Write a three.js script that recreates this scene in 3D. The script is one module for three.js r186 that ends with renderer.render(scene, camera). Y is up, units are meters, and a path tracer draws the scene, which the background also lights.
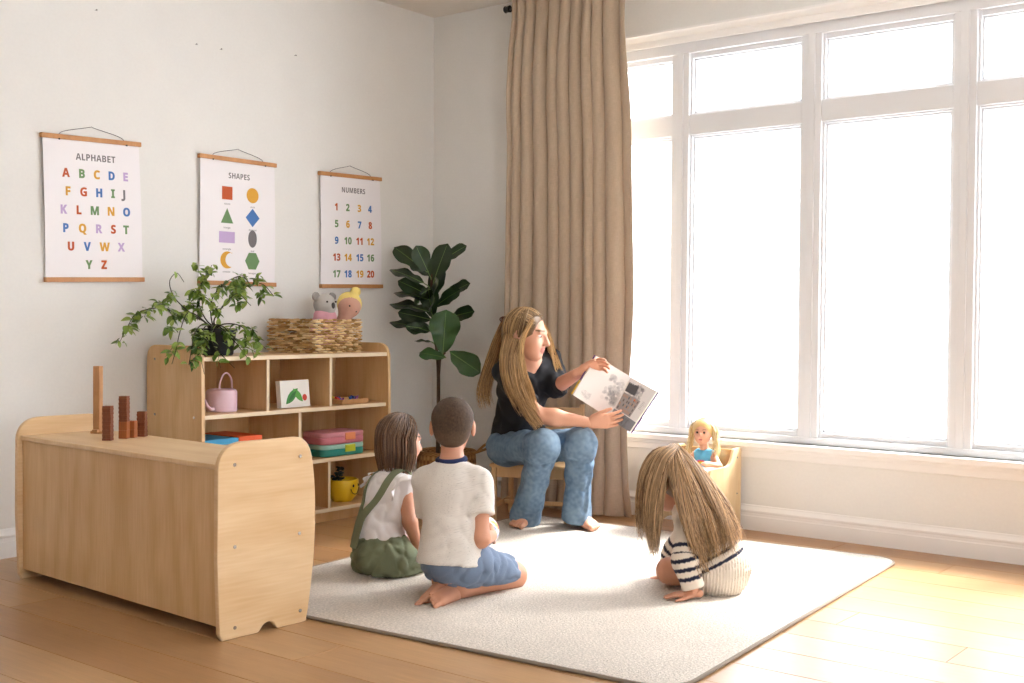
import * as THREE from 'three';
import { RoundedBoxGeometry } from 'three/addons/geometries/RoundedBoxGeometry.js';
import { mergeGeometries, mergeVertices, toCreasedNormals } from 'three/addons/utils/BufferGeometryUtils.js';
import { ImprovedNoise } from 'three/addons/math/ImprovedNoise.js';

// ---------------------------------------------------------------- camera, sky, exposure
const scene = new THREE.Scene();
const camera = new THREE.PerspectiveCamera(2 * Math.atan(341.5 / 1176) * 180 / Math.PI, 1024 / 683, 0.05, 60);
{
  const yaw = -38.27 * Math.PI / 180, pitch = -1.21 * Math.PI / 180, roll = 0.418 * Math.PI / 180;
  const f = new THREE.Vector3(Math.sin(yaw) * Math.cos(pitch), Math.sin(pitch), -Math.cos(yaw) * Math.cos(pitch));
  const rt = new THREE.Vector3(Math.cos(yaw), 0, Math.sin(yaw));
  const up = new THREE.Vector3().crossVectors(rt, f);
  const rt2 = rt.clone().multiplyScalar(Math.cos(roll)).addScaledVector(up, Math.sin(roll));
  const up2 = new THREE.Vector3().crossVectors(rt2, f);
  camera.position.set(4.359, 0.95, 4.816);
  camera.quaternion.setFromRotationMatrix(new THREE.Matrix4().makeBasis(rt2, up2, f.clone().negate()));
}
camera.updateMatrixWorld(true);
scene.add(camera);
const renderer = new THREE.WebGLRenderer({ antialias: true });
renderer.toneMapping = THREE.LinearToneMapping;
renderer.toneMappingExposure = 1.27;
renderer.shadowMap.enabled = true;
// a bright, evenly overcast sky lights the room through its windows
scene.background = new THREE.Color().setRGB(0.95, 1.0, 1.07);
scene.backgroundIntensity = 8.0;
// the sun behind thin cloud: a wide, soft source high on the right
const sun = new THREE.DirectionalLight(new THREE.Color().setRGB(1.0, 0.97, 0.93), 12.0);
sun.position.set(0.46, 0.95, -0.74).multiplyScalar(8).add(new THREE.Vector3(2.4, 0, 1.4)); sun.target.position.set(2.4, 0, 1.4); sun.name = 'sun';
sun.castShadow = true; sun.shadow.radius = 34; sun.shadow.mapSize.set(4096, 4096);
Object.assign(sun.shadow.camera, { left: -5, right: 5, top: 5, bottom: -5, near: 0.5, far: 20 });
scene.add(sun, sun.target);

// ---------------------------------------------------------------- helpers
const V = (x, y, z) => new THREE.Vector3(x, y, z);
const PI = Math.PI;
function rng(seed) { let s = seed | 0; return () => { s = (s + 0x6d2b79f5) | 0; let t = Math.imul(s ^ (s >>> 15), 1 | s); t = (t + Math.imul(t ^ (t >>> 7), 61 | t)) ^ t; return ((t ^ (t >>> 14)) >>> 0) / 4294967296; }; }
const IN = new ImprovedNoise();
const noise = (x, y, z = 0) => IN.noise(x, y, z);
const fbm = (x, y, z = 0, o = 4) => { let a = 0, w = 0.5; for (let i = 0; i < o; i++) { a += w * noise(x, y, z); x *= 2.03; y *= 2.03; z = z * 2.03 + 7.3; w *= 0.5; } return a; };
const clamp = (x, a = 0, b = 1) => Math.min(b, Math.max(a, x));
const lerp = (a, b, t) => a + (b - a) * t;
const smooth = (a, b, x) => { const t = clamp((x - a) / (b - a)); return t * t * (3 - 2 * t); };
const taken = new Map();
function numbered(name) { const n = taken.get(name) ?? 0; taken.set(name, n + 1); return n ? name + '_' + String(n).padStart(3, '0') : name; }
function shade(o) { o.castShadow = true; o.receiveShadow = true; return o; }
function obj(name, g, m, parent) {
  const o = shade(new THREE.Mesh(Array.isArray(g) ? merge(g) : g, m));
  o.name = parent ? name : numbered(name);
  (parent || scene).add(o);
  return o;
}
function thing(name, label, category, pos = [0, 0, 0], turn = 0, group) {
  const o = new THREE.Group(); o.name = numbered(name); o.position.set(...pos); o.rotation.y = turn;
  o.userData.label = label; o.userData.category = category; if (group) o.userData.group = group;
  scene.add(o); return o;
}
function tag(o, label, category, group) { o.userData.label = label; o.userData.category = category; if (group) o.userData.group = group; return o; }
function struct(o) { o.userData.kind = 'structure'; return o; }
function merge(list) {
  const gs = list.map((g) => { const c = g.index ? g.toNonIndexed() : g; for (const k of Object.keys(c.attributes)) if (!['position', 'normal', 'uv', 'color'].includes(k)) c.deleteAttribute(k); return c; });
  const anyC = gs.some((g) => g.attributes.color);
  for (const g of gs) {
    if (!g.attributes.uv) g.setAttribute('uv', new THREE.BufferAttribute(new Float32Array(g.attributes.position.count * 2), 2));
    if (anyC && !g.attributes.color) g.setAttribute('color', new THREE.BufferAttribute(new Float32Array(g.attributes.position.count * 3).fill(1), 3));
    g.morphAttributes = {};
  }
  return gs.length === 1 ? gs[0] : mergeGeometries(gs);
}
function put(g, x = 0, y = 0, z = 0, rx = 0, ry = 0, rz = 0) { if (rx || ry || rz) g.applyMatrix4(new THREE.Matrix4().makeRotationFromEuler(new THREE.Euler(rx, ry, rz))); g.translate(x, y, z); return g; }
// uv in metres from the dominant axis of each face; swap turns the grain
function boxUV(g, swap = false, off = [0, 0]) {
  const c = g.index ? g.toNonIndexed() : g, p = c.attributes.position, n = p.count, uv = new Float32Array(n * 2);
  const a = V(), b = V(), d = V();
  for (let i = 0; i < n; i += 3) {
    a.fromBufferAttribute(p, i); b.fromBufferAttribute(p, i + 1).sub(a); d.fromBufferAttribute(p, i + 2).sub(a); b.cross(d);
    const ax = Math.abs(b.x), ay = Math.abs(b.y), az = Math.abs(b.z);
    for (let k = 0; k < 3; k++) {
      const x = p.getX(i + k), y = p.getY(i + k), z = p.getZ(i + k);
      let u, v; if (ax >= ay && ax >= az) { u = z; v = y; } else if (ay >= az) { u = z; v = x; } else { u = x; v = y; }
      if (swap) [u, v] = [v, u];
      uv[(i + k) * 2] = u + off[0]; uv[(i + k) * 2 + 1] = v + off[1];
    }
  }
  c.setAttribute('uv', new THREE.BufferAttribute(uv, 2)); return c;
}
const box = (w, h, d, x = 0, y = 0, z = 0) => new THREE.BoxGeometry(w, h, d).translate(x, y, z);
const rbox = (w, h, d, x = 0, y = 0, z = 0, r = 0.004, s = 2) => new RoundedBoxGeometry(w, h, d, s, Math.min(r, w / 2.01, h / 2.01, d / 2.01)).translate(x, y, z);
const span = (x0, x1, y0, y1, z0, z1, r = 0) => (r ? rbox(x1 - x0, y1 - y0, z1 - z0, (x0 + x1) / 2, (y0 + y1) / 2, (z0 + z1) / 2, r) : box(x1 - x0, y1 - y0, z1 - z0, (x0 + x1) / 2, (y0 + y1) / 2, (z0 + z1) / 2));
function tube(pts, r, seg = 16, rad = 8, caps = true) {
  const vs = pts.map((p) => (p.isVector3 ? p : V(...p))), curve = vs.length === 2 ? new THREE.LineCurve3(vs[0], vs[1]) : new THREE.CatmullRomCurve3(vs);
  const g = new THREE.TubeGeometry(curve, seg, typeof r === 'number' ? r : 1, rad, false);
  if (typeof r !== 'number') {
    const p = g.attributes.position, c = V(), q = V();
    for (let i = 0; i <= seg; i++) { curve.getPointAt(i / seg, c); const s = r(i / seg); for (let k = 0; k <= rad; k++) { const j = i * (rad + 1) + k; q.fromBufferAttribute(p, j).sub(c).multiplyScalar(s).add(c); p.setXYZ(j, q.x, q.y, q.z); } }
    g.computeVertexNormals();
  }
  if (!caps) return g;
  const e = [g];
  for (const t of [0, 1]) { const s = typeof r === 'number' ? r : r(t); if (s > 1e-4) e.push(new THREE.SphereGeometry(s, rad, 6).translate(...curve.getPointAt(t).toArray())); }
  return merge(e);
}
function rod(a, b, r, r2 = r, rad = 10) { const A = V(...a), B = V(...b), d = B.clone().sub(A), g = new THREE.CylinderGeometry(r2, r, d.length(), rad); g.applyQuaternion(new THREE.Quaternion().setFromUnitVectors(V(0, 1, 0), d.clone().normalize())); g.translate(...A.add(B).multiplyScalar(0.5).toArray()); return g; }
const lathe = (pts, seg = 32) => new THREE.LatheGeometry(pts.map((p) => new THREE.Vector2(...p)), seg);
const ball = (r, x, y, z, sx = 1, sy = 1, sz = 1, seg = 20) => new THREE.SphereGeometry(r, seg, Math.round(seg * 0.7)).scale(sx, sy, sz).translate(x, y, z);
function extrude(shape, depth, bevel = 0.002, curveSegments = 16) { return new THREE.ExtrudeGeometry(shape, { depth: depth - 2 * bevel, bevelEnabled: bevel > 0, bevelSize: bevel, bevelThickness: bevel, bevelOffset: -bevel, bevelSegments: 2, curveSegments }).translate(0, 0, bevel); }
function tint(g, c) { const n = g.attributes.position.count, a = new Float32Array(n * 3); for (let i = 0; i < n; i++) { a[i * 3] = c.r; a[i * 3 + 1] = c.g; a[i * 3 + 2] = c.b; } g.setAttribute('color', new THREE.BufferAttribute(a, 3)); return g; }
const col = (h) => new THREE.Color(h);
function dataTex(w, h, fn, srgb = true, repeat = 1) {
  const d = new Uint8Array(w * h * 4);
  for (let y = 0; y < h; y++) for (let x = 0; x < w; x++) { const c = fn(x / w, y / h, x, y), i = (y * w + x) * 4; d[i] = clamp(c[0], 0, 255); d[i + 1] = clamp(c[1] ?? c[0], 0, 255); d[i + 2] = clamp(c[2] ?? c[0], 0, 255); d[i + 3] = 255; }
  const t = new THREE.DataTexture(d, w, h); t.magFilter = THREE.LinearFilter; t.wrapS = t.wrapT = THREE.MirroredRepeatWrapping; if (srgb) t.colorSpace = THREE.SRGBColorSpace;
  t.repeat.set(repeat, repeat); t.needsUpdate = true; return t;
}
const std = (o) => new THREE.MeshStandardMaterial({ roughness: 0.8, ...o });
const phys = (o) => new THREE.MeshPhysicalMaterial({ roughness: 0.8, ...o });

// ---------------------------------------------------------------- materials
// birch veneer: u across the grain, v along it; one texture = 1 m
const mixc = (a, b, t) => [lerp(a[0], b[0], t), lerp(a[1], b[1], t), lerp(a[2], b[2], t)];
function veneer(seed, A, B, cathedral = 1, s = 1) {
  return dataTex(512, 512, (u, v) => {
    const x = u + 0.16 * cathedral * noise(u * 2.2 + seed, v * 0.9, seed) + 0.03 * noise(u * 7, v * 3, seed + 2);
    const ring = 0.5 + 0.5 * Math.sin(46 * x + 5 * fbm(u * 4, v * 1.1, seed + 4, 3));
    const pore = noise(u * 150, v * 9, seed) + 0.6 * noise(u * 60, v * 4, seed + 3);
    const cloud = fbm(u * 3.5, v * 2.2, seed + 9, 4);
    return mixc(A, B, clamp(0.38 + 0.24 * (ring * ring - 0.4) * cathedral + 0.22 * pore + 0.6 * cloud));
  }, true, s);
}
const M = {};
let DOLLHAIR;
const birchTex = veneer(3, [226, 190, 142], [196, 150, 98]), birchTex2 = veneer(17, [235, 206, 164], [210, 170, 120]);
M.birch = std({ map: birchTex, roughness: 0.42 });
M.birchEnd = std({ map: birchTex2, roughness: 0.4 });
M.plyEdge = std({ map: dataTex(256, 64, (u, v, x, y) => { const b = 210 + 24 * Math.sin(v * 60) + 18 * noise(u * 60, v * 20); return [b, b * 0.85, b * 0.66]; }), roughness: 0.6 });
M.plyLight = std({ color: 0xe9d6b6, roughness: 0.55 });
M.oak = [];
for (let k = 0; k < 6; k++) {
  const t = [[190, 148, 104], [181, 138, 95], [195, 155, 111], [177, 133, 90], [187, 145, 101], [191, 151, 107]][k], d = t.map((c) => c * 0.84);
  M.oak.push(std({ map: veneer(40 + k * 11, t, d, 0.45), roughness: 0.34 }));
}
M.wall = std({ map: dataTex(256, 256, (u, v) => { const b = 233 + 3 * fbm(u * 6, v * 6, 1, 4) + 2 * noise(u * 90, v * 90, 3); return [b, b * 0.992, b * 0.972]; }), bumpMap: dataTex(256, 256, (u, v) => [128 + 60 * fbm(u * 60, v * 60, 2, 2)], false), bumpScale: 0.0006, roughness: 0.85 });
M.ceiling = std({ color: 0xe4ded5, roughness: 0.9 });
M.trim = std({ color: 0xf1efec, roughness: 0.35 });
M.frame = std({ color: 0xe2e4e7, roughness: 0.32 });
M.glass = phys({ color: 0xffffff, transmission: 1, roughness: 0, thickness: 0, ior: 1.45 });
M.black = std({ color: 0x0c0c0d, roughness: 0.4 });
M.steel = std({ color: 0xb9b9ba, roughness: 0.25, metalness: 1 });

// ---------------------------------------------------------------- the room
const CH = 2.584, RX = 5.7, RZ = 6.4, T = 0.16;
{ // floor: boards one by one on a dark underlay
  const fl = new THREE.Group(); fl.name = 'floor'; struct(fl); scene.add(fl);
  obj('underlay', span(-T, RX + T, -0.12, -0.0145, -T, RZ + T), std({ color: 0x4c3826, roughness: 0.9 }), fl);
  const R = rng(5), W = 0.19, L = 1.9, cache = new Map();
  const plank = (w, l, v) => { // few shared lengths
    const key = [w.toFixed(3), l.toFixed(3), v].join();
    if (!cache.has(key)) cache.set(key, boxUV(rbox(l - 0.0016, 0.014, w - 0.0016, 0, -0.007, 0, 0.0012, 1), false, [v * 0.37, v * 0.61]));
    return cache.get(key);
  };
  for (let i = 0; i * W < RZ - 0.001; i++) {
    const z0 = i * W, z1 = Math.min(RZ, z0 + W); let x = 0, first = true;
    while (x < RX - 0.01) {
      let l = first ? [0.5, 1.0, 1.4, 1.9, 0.75][i % 5] : L; first = false;
      if (x + l > RX) l = RX - x;
      const o = obj('plank', plank(z1 - z0, l, Math.floor(R() * 4)), M.oak[Math.floor(R() * 6)], fl);
      o.position.set(x + l / 2, 0, (z0 + z1) / 2); x += l;
    }
  }
}
const WX0 = 0.90, WX1 = 4.83, WY0 = 0.40, WY1 = 2.235; // the big window's opening
const SWZ0 = 3.2, SWZ1 = 4.6, SWY0 = 0.40, SWY1 = 2.235;  // the window in the wall on the right, beside the photographer
{
  const wl = struct(obj('wall_left', boxUV(span(-T, 0, 0, CH, -T, RZ + T)), M.wall));
  const wb = struct(obj('wall_back', [boxUV(span(0, WX0, 0, CH, -T, 0)), boxUV(span(WX1, RX, 0, CH, -T, 0)), boxUV(span(WX0, WX1, 0, WY0, -T, 0)), boxUV(span(WX0, WX1, WY1, CH, -T, 0))], M.wall));
  struct(obj('wall_right', [boxUV(span(RX, RX + T, 0, CH, -T, SWZ0)), boxUV(span(RX, RX + T, 0, CH, SWZ1, RZ + T)), boxUV(span(RX, RX + T, 0, SWY0, SWZ0, SWZ1)), boxUV(span(RX, RX + T, SWY1, CH, SWZ0, SWZ1))], M.wall));
  struct(obj('wall_front', boxUV(span(0, RX, 0, CH, RZ, RZ + T)), M.wall));
  struct(obj('ceiling', span(-T, RX + T, CH, CH + T, -T, RZ + T), M.ceiling));
  // baseboards: stepped profile swept along each wall
  const prof = (s) => { const sh = new THREE.Shape(); sh.moveTo(0, 0); for (const [a, b] of [[0.018, 0], [0.018, 0.062], [0.0155, 0.066], [0.0155, 0.078], [0.019, 0.083], [0.019, 0.089], [0.013, 0.096], [0.008, 0.104], [0.006, 0.112], [0, 0.112]]) sh.lineTo(a, b); return sh; };
  const bb = (len) => new THREE.ExtrudeGeometry(prof(), { depth: len, bevelEnabled: false });
  struct(obj('baseboard_left', bb(RZ), M.trim));
  struct(obj('baseboard_back', put(bb(RX), RX, 0, 0, 0, -PI / 2, 0), M.trim));
  struct(obj('baseboard_right', put(bb(RZ), RX, 0, RZ, 0, PI, 0), M.trim));
}
// a window: casing, sill, mullions, transom, sashes and panes; local x along the wall, z into the room
function makeWindow(name, W, y0, y1, cols, first, paneW, pitch) {
  const g = new THREE.Group(); g.name = name; struct(g); scene.add(g);
  const ty0 = 1.805, ty1 = 1.9; // transom between the upper and lower lights
  obj('frame', [span(0, W, y1 - 0.05, y1, -0.13, -0.012, 0.003), span(0, W, y0, y0 + 0.032, -0.13, -0.012, 0.003), span(0, 0.045, y0, y1, -0.13, -0.012, 0.003), span(W - 0.045, W, y0, y1, -0.13, -0.012, 0.003)], M.frame, g);
  for (let c = 0; c < cols - 1; c++) {
    const xc = first + c * pitch + paneW + (pitch - paneW) / 2;
    const w = pitch - paneW - 0.022;
    obj('mullion', [span(xc - w / 2, xc + w / 2, y0 + 0.03, y1 - 0.045, -0.13, -0.018, 0.003), span(xc - 0.016, xc + 0.016, y0 + 0.03, y1 - 0.045, -0.03, -0.012, 0.002)], M.frame, g);
  }
  for (let c = 0; c < cols; c++) {
    const a = first + c * pitch, b = a + paneW;
    const xl = c ? a - 0.011 : 0.04, xr = c < cols - 1 ? b + 0.011 : W - 0.04;
    obj('transom', span(xl, xr, ty0, ty1, -0.12, -0.022, 0.003), M.frame, g);
    for (const [p0, p1] of [[y0 + 0.054, ty0 - 0.008], [ty1 + 0.007, y1 - 0.073]]) {
      // sash: four stops with a stepped inner edge
      const st = 0.03, s = [], aa = a, bb = b;
      for (const [z0, z1, inset] of [[-0.11, -0.034, 0], [-0.10, -0.05, 0.009]]) {
        s.push(span(aa - st, aa + inset, p0 - st, p1 + st, z0, z1, 0.002), span(bb - inset, bb + st, p0 - st, p1 + st, z0, z1, 0.002));
        s.push(span(aa, bb, p0 - st, p0 + inset, z0, z1, 0.002), span(aa, bb, p1 - inset, p1 + st, z0, z1, 0.002));
      }
      const sash = obj('sash', s, M.frame, g);
      obj('pane', span(aa + 0.002, bb - 0.002, p0 + 0.002, p1 - 0.002, -0.083, -0.079), M.glass, sash);
    }
  }
  obj('sill', [span(-0.05, W + 0.05, y0 - 0.028, y0, -0.02, 0.045, 0.006), span(-0.03, W + 0.03, y0 - 0.075, y0 - 0.028, 0, 0.014, 0.003), span(-0.03, W + 0.03, y0 - 0.045, y0 - 0.028, 0, 0.022, 0.003)], M.trim, g);
  const sh = new THREE.Shape(); for (const [i, [a, b]] of [[0, 0], [0.012, 0], [0.014, 0.012], [0.012, 0.03], [0.018, 0.036], [0.026, 0.05], [0.034, 0.056], [0.034, 0.066], [0, 0.066]].entries()) i ? sh.lineTo(a, b) : sh.moveTo(a, b);
  const cr = new THREE.ExtrudeGeometry(sh, { depth: W + 0.1, bevelEnabled: false }); cr.rotateY(-PI / 2); cr.translate(W + 0.05, y1 - 0.004, 0);
  obj('head_casing', cr, M.trim, g);
  obj('casing', [span(-0.07, 0, y0, y1, -0.01, 0.014, 0.003), span(W, W + 0.07, y0, y1, -0.01, 0.014, 0.003)], M.trim, g);
  return g;
}
makeWindow('window_1', WX1 - WX0, WY0, WY1, 6, 0.045, 0.54, 0.653).position.set(WX0, 0, 0);
{ const w = makeWindow('window_2', SWZ1 - SWZ0, SWY0, SWY1, 2, 0.075, 0.58, 0.67); w.position.set(RX, 0, SWZ0); w.rotation.y = -PI / 2; }
{ // trim running on above and beyond: small nails left in the plaster
  for (const [y, z, l] of [[2.195, 2.07, 'bare nail in the wall high above the alphabet poster'], [2.147, 1.575, 'left of two bare nails in the wall above the shapes poster'], [2.15, 1.44, 'right of two bare nails in the wall above the shapes poster'], [2.20, 1.0, 'bare nail in the wall above and left of the number poster']]) tag(obj('wall_nail', put(merge([rod([0, 0, 0], [0, 0.011, 0], 0.0016), new THREE.CylinderGeometry(0.0035, 0.0035, 0.002, 10).translate(0, 0.011, 0)]), 0, y, z, 0, 0, -PI / 2), M.steel), l, 'nail', 'bare nails in the wall');
}

// ---------------------------------------------------------------- soft bodies: tapered capsules and ellipsoids joined by a smooth minimum, meshed by surface nets
const cap = (a, b, ra, rb = ra, k = 0.02, o = {}) => ({ t: 0, a: a.isVector3 ? a : V(...a), b: b.isVector3 ? b : V(...b), ra, rb, k, ...o });
const ell = (c, r, q = null, k = 0.02, o = {}) => ({ t: 1, c: c.isVector3 ? c : V(...c), r, q: q ? q.clone().invert() : null, k, ...o });
function softMesh(prims, cell, opt = {}) {
  const lo = V(1e9, 1e9, 1e9), hi = V(-1e9, -1e9, -1e9);
  const reach = (p) => (p.t ? Math.max(...p.r) : Math.max(p.ra, p.rb));
  const ends = (p) => (p.t ? [p.c, p.c] : [p.a, p.b]);
  for (const p of prims) { if (p.sub) continue; const m = reach(p) + 3 * cell + (opt.pad ?? 0.012); for (const e of ends(p)) { lo.min(e.clone().subScalar(m)); hi.max(e.clone().addScalar(m)); } }
  const nx = Math.ceil((hi.x - lo.x) / cell) + 1, ny = Math.ceil((hi.y - lo.y) / cell) + 1, nz = Math.ceil((hi.z - lo.z) / cell) + 1, N = nx * ny * nz;
  const F = new Float32Array(N).fill(1), W = new Uint8Array(N), B = new Float32Array(N).fill(1e3);
  const x = V(), ab = V();
  prims.forEach((p, pi) => {
    const m = reach(p) + p.k + 3 * cell + (opt.pad ?? 0.012), [e0, e1] = ends(p);
    const rg = ['x', 'y', 'z'].map((c, i) => [Math.max(0, Math.floor((Math.min(e0[c], e1[c]) - m - lo[c]) / cell)), Math.min([nx, ny, nz][i] - 1, Math.ceil((Math.max(e0[c], e1[c]) + m - lo[c]) / cell))]);
    if (!p.t) ab.subVectors(p.b, p.a);
    const l2 = p.t ? 0 : ab.lengthSq(), len = Math.sqrt(l2);
    for (let k = rg[2][0]; k <= rg[2][1]; k++) for (let j = rg[1][0]; j <= rg[1][1]; j++) for (let i = rg[0][0]; i <= rg[0][1]; i++) {
      x.set(lo.x + i * cell, lo.y + j * cell, lo.z + k * cell); let d;
      if (p.t) {
        x.sub(p.c); if (p.q) x.applyQuaternion(p.q);
        const a = x.x / p.r[0], b = x.y / p.r[1], c = x.z / p.r[2], k0 = Math.sqrt(a * a + b * b + c * c);
        if (k0 < 1e-4) d = -Math.min(...p.r); else { const k1 = Math.sqrt((a / p.r[0]) ** 2 + (b / p.r[1]) ** 2 + (c / p.r[2]) ** 2); d = k0 * (k0 - 1) / k1; }
      } else {
        const px = x.x - p.a.x, py = x.y - p.a.y, pz = x.z - p.a.z, raw = l2 > 1e-10 ? (px * ab.x + py * ab.y + pz * ab.z) / l2 : 0, t = clamp(raw);
        const dx = px - ab.x * t, dy = py - ab.y * t, dz = pz - ab.z * t; d = Math.sqrt(dx * dx + dy * dy + dz * dz) - lerp(p.ra, p.rb, t);
        if (p.fb && raw > 0.5) d = Math.max(d, (raw - 1) * len); if (p.fa && raw < 0.5) d = Math.max(d, -raw * len);
      }
      const n = (k * ny + j) * nx + i, f = F[n];
      if (p.sub) { const kk = p.k || 0.004, h = clamp(0.5 - 0.5 * (f + d) / kk); F[n] = lerp(f, -d, h) + kk * h * (1 - h); continue; }
      if (d < B[n]) { B[n] = d; W[n] = pi; }
      if (p.k > 0 && f < 0.9) { const h = clamp(0.5 + 0.5 * (f - d) / p.k); F[n] = lerp(f, d, h) - p.k * h * (1 - h); } else F[n] = Math.min(f, d);
    }
  });
  if (opt.cuts || opt.disp) for (let k = 0, n = 0; k < nz; k++) for (let j = 0; j < ny; j++) for (let i = 0; i < nx; i++, n++) {
    if (F[n] > 0.1) continue; x.set(lo.x + i * cell, lo.y + j * cell, lo.z + k * cell);
    if (opt.disp && Math.abs(F[n]) < 0.05) F[n] += opt.disp(x, W[n]);
    for (const c of opt.cuts ?? []) { if (c.when && !c.when(x)) continue; F[n] = Math.max(F[n], (x.x - c.p[0]) * c.n[0] + (x.y - c.p[1]) * c.n[1] + (x.z - c.p[2]) * c.n[2]); }
  }
  const id = new Int32Array(N).fill(-1), P = [], who = [], I = [], S = [1, nx, nx * ny];
  for (let k = 0; k < nz - 1; k++) for (let j = 0; j < ny - 1; j++) for (let i = 0; i < nx - 1; i++) {
    const n = (k * ny + j) * nx + i; let cnt = 0, sx = 0, sy = 0, sz = 0, neg = 0;
    for (let c = 0; c < 8; c++) if (F[n + (c & 1) + ((c >> 1) & 1) * nx + (c >> 2) * nx * ny] < 0) neg++;
    if (neg === 0 || neg === 8) continue;
    for (let c = 0; c < 8; c++) for (let a = 0; a < 3; a++) {
      if (c & (1 << a)) continue; const c2 = c | (1 << a);
      const f0 = F[n + (c & 1) + ((c >> 1) & 1) * nx + (c >> 2) * S[2]], f1 = F[n + (c2 & 1) + ((c2 >> 1) & 1) * nx + (c2 >> 2) * S[2]];
      if ((f0 < 0) === (f1 < 0)) continue; const t = f0 / (f0 - f1);
      sx += (c & 1) + (a === 0 ? t : 0); sy += ((c >> 1) & 1) + (a === 1 ? t : 0); sz += (c >> 2) + (a === 2 ? t : 0); cnt++;
    }
    id[n] = P.length / 3; P.push(lo.x + (i + sx / cnt) * cell, lo.y + (j + sy / cnt) * cell, lo.z + (k + sz / cnt) * cell); who.push(W[n]);
  }
  for (let k = 1; k < nz - 1; k++) for (let j = 1; j < ny - 1; j++) for (let i = 1; i < nx - 1; i++) {
    const n = (k * ny + j) * nx + i, s = F[n] < 0;
    for (let a = 0; a < 3; a++) {
      if (s === (F[n + S[a]] < 0)) continue; const u = S[(a + 1) % 3], v = S[(a + 2) % 3];
      const q = [id[n], id[n - u], id[n - u - v], id[n - v]]; if (q.some((e) => e < 0)) continue;
      if (s) I.push(q[0], q[1], q[2], q[0], q[2], q[3]); else I.push(q[0], q[2], q[1], q[0], q[3], q[2]);
    }
  }
  // one smoothing pass
  const g = new THREE.BufferGeometry(), n = P.length / 3;
  for (let pass = 0; pass < (opt.relax ?? 1); pass++) {
    const acc = new Float32Array(n * 3), c = new Uint16Array(n);
    for (let i = 0; i < I.length; i += 3) for (let e = 0; e < 3; e++) { const a = I[i + e], b = I[i + (e + 1) % 3]; for (let d = 0; d < 3; d++) acc[a * 3 + d] += P[b * 3 + d]; c[a]++; }
    for (let i = 0; i < n; i++) if (c[i]) for (let d = 0; d < 3; d++) P[i * 3 + d] = lerp(P[i * 3 + d], acc[i * 3 + d] / c[i], 0.5);
  }
  g.setAttribute('position', new THREE.BufferAttribute(new Float32Array(P), 3)); g.setIndex(I); g.computeVertexNormals();
  if (opt.color) {
    const c = new Float32Array(n * 3), nn = g.attributes.normal, q = V();
    for (let i = 0; i < n; i++) { q.set(P[i * 3], P[i * 3 + 1], P[i * 3 + 2]); const o = opt.color(q, who[i], i); c[i * 3] = o.r; c[i * 3 + 1] = o.g; c[i * 3 + 2] = o.b; }
    g.setAttribute('color', new THREE.BufferAttribute(c, 3));
  }
  const uv = new Float32Array(n * 2); for (let i = 0; i < n; i++) { uv[i * 2] = P[i * 3] + P[i * 3 + 2] * 0.7; uv[i * 2 + 1] = P[i * 3 + 1] + P[i * 3 + 2] * 0.25; }
  g.setAttribute('uv', new THREE.BufferAttribute(uv, 2));
  return g;
}
const at = (p) => V(p[0], p[1], p[2]);

// ---------------------------------------------------------------- birch shelf unit against the left wall
function sideProfile(d, h, bulge, notch) { // x from the back (0) to the front (d)
  const s = new THREE.Shape();
  s.moveTo(0.006, 0);
  if (notch) { s.lineTo(d * 0.5 - 0.045, 0); s.bezierCurveTo(d * 0.5 - 0.03, 0, d * 0.5 - 0.03, 0.026, d * 0.5, 0.026); s.bezierCurveTo(d * 0.5 + 0.03, 0.026, d * 0.5 + 0.03, 0, d * 0.5 + 0.045, 0); }
  s.lineTo(d - 0.01, 0);
  s.bezierCurveTo(d + bulge, h * 0.3, d + bulge, h * 0.6, d + 0.004, h - 0.06);
  s.bezierCurveTo(d - 0.004, h - 0.015, d - 0.03, h, d - 0.07, h);
  s.lineTo(0.065, h); s.bezierCurveTo(0.02, h, 0, h - 0.025, 0, h - 0.065);
  s.lineTo(0, 0.03); s.lineTo(0.006, 0);
  return s;
}
const boltG = (() => { const g = new THREE.CylinderGeometry(0.0052, 0.0056, 0.003, 14); return g; })();
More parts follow.
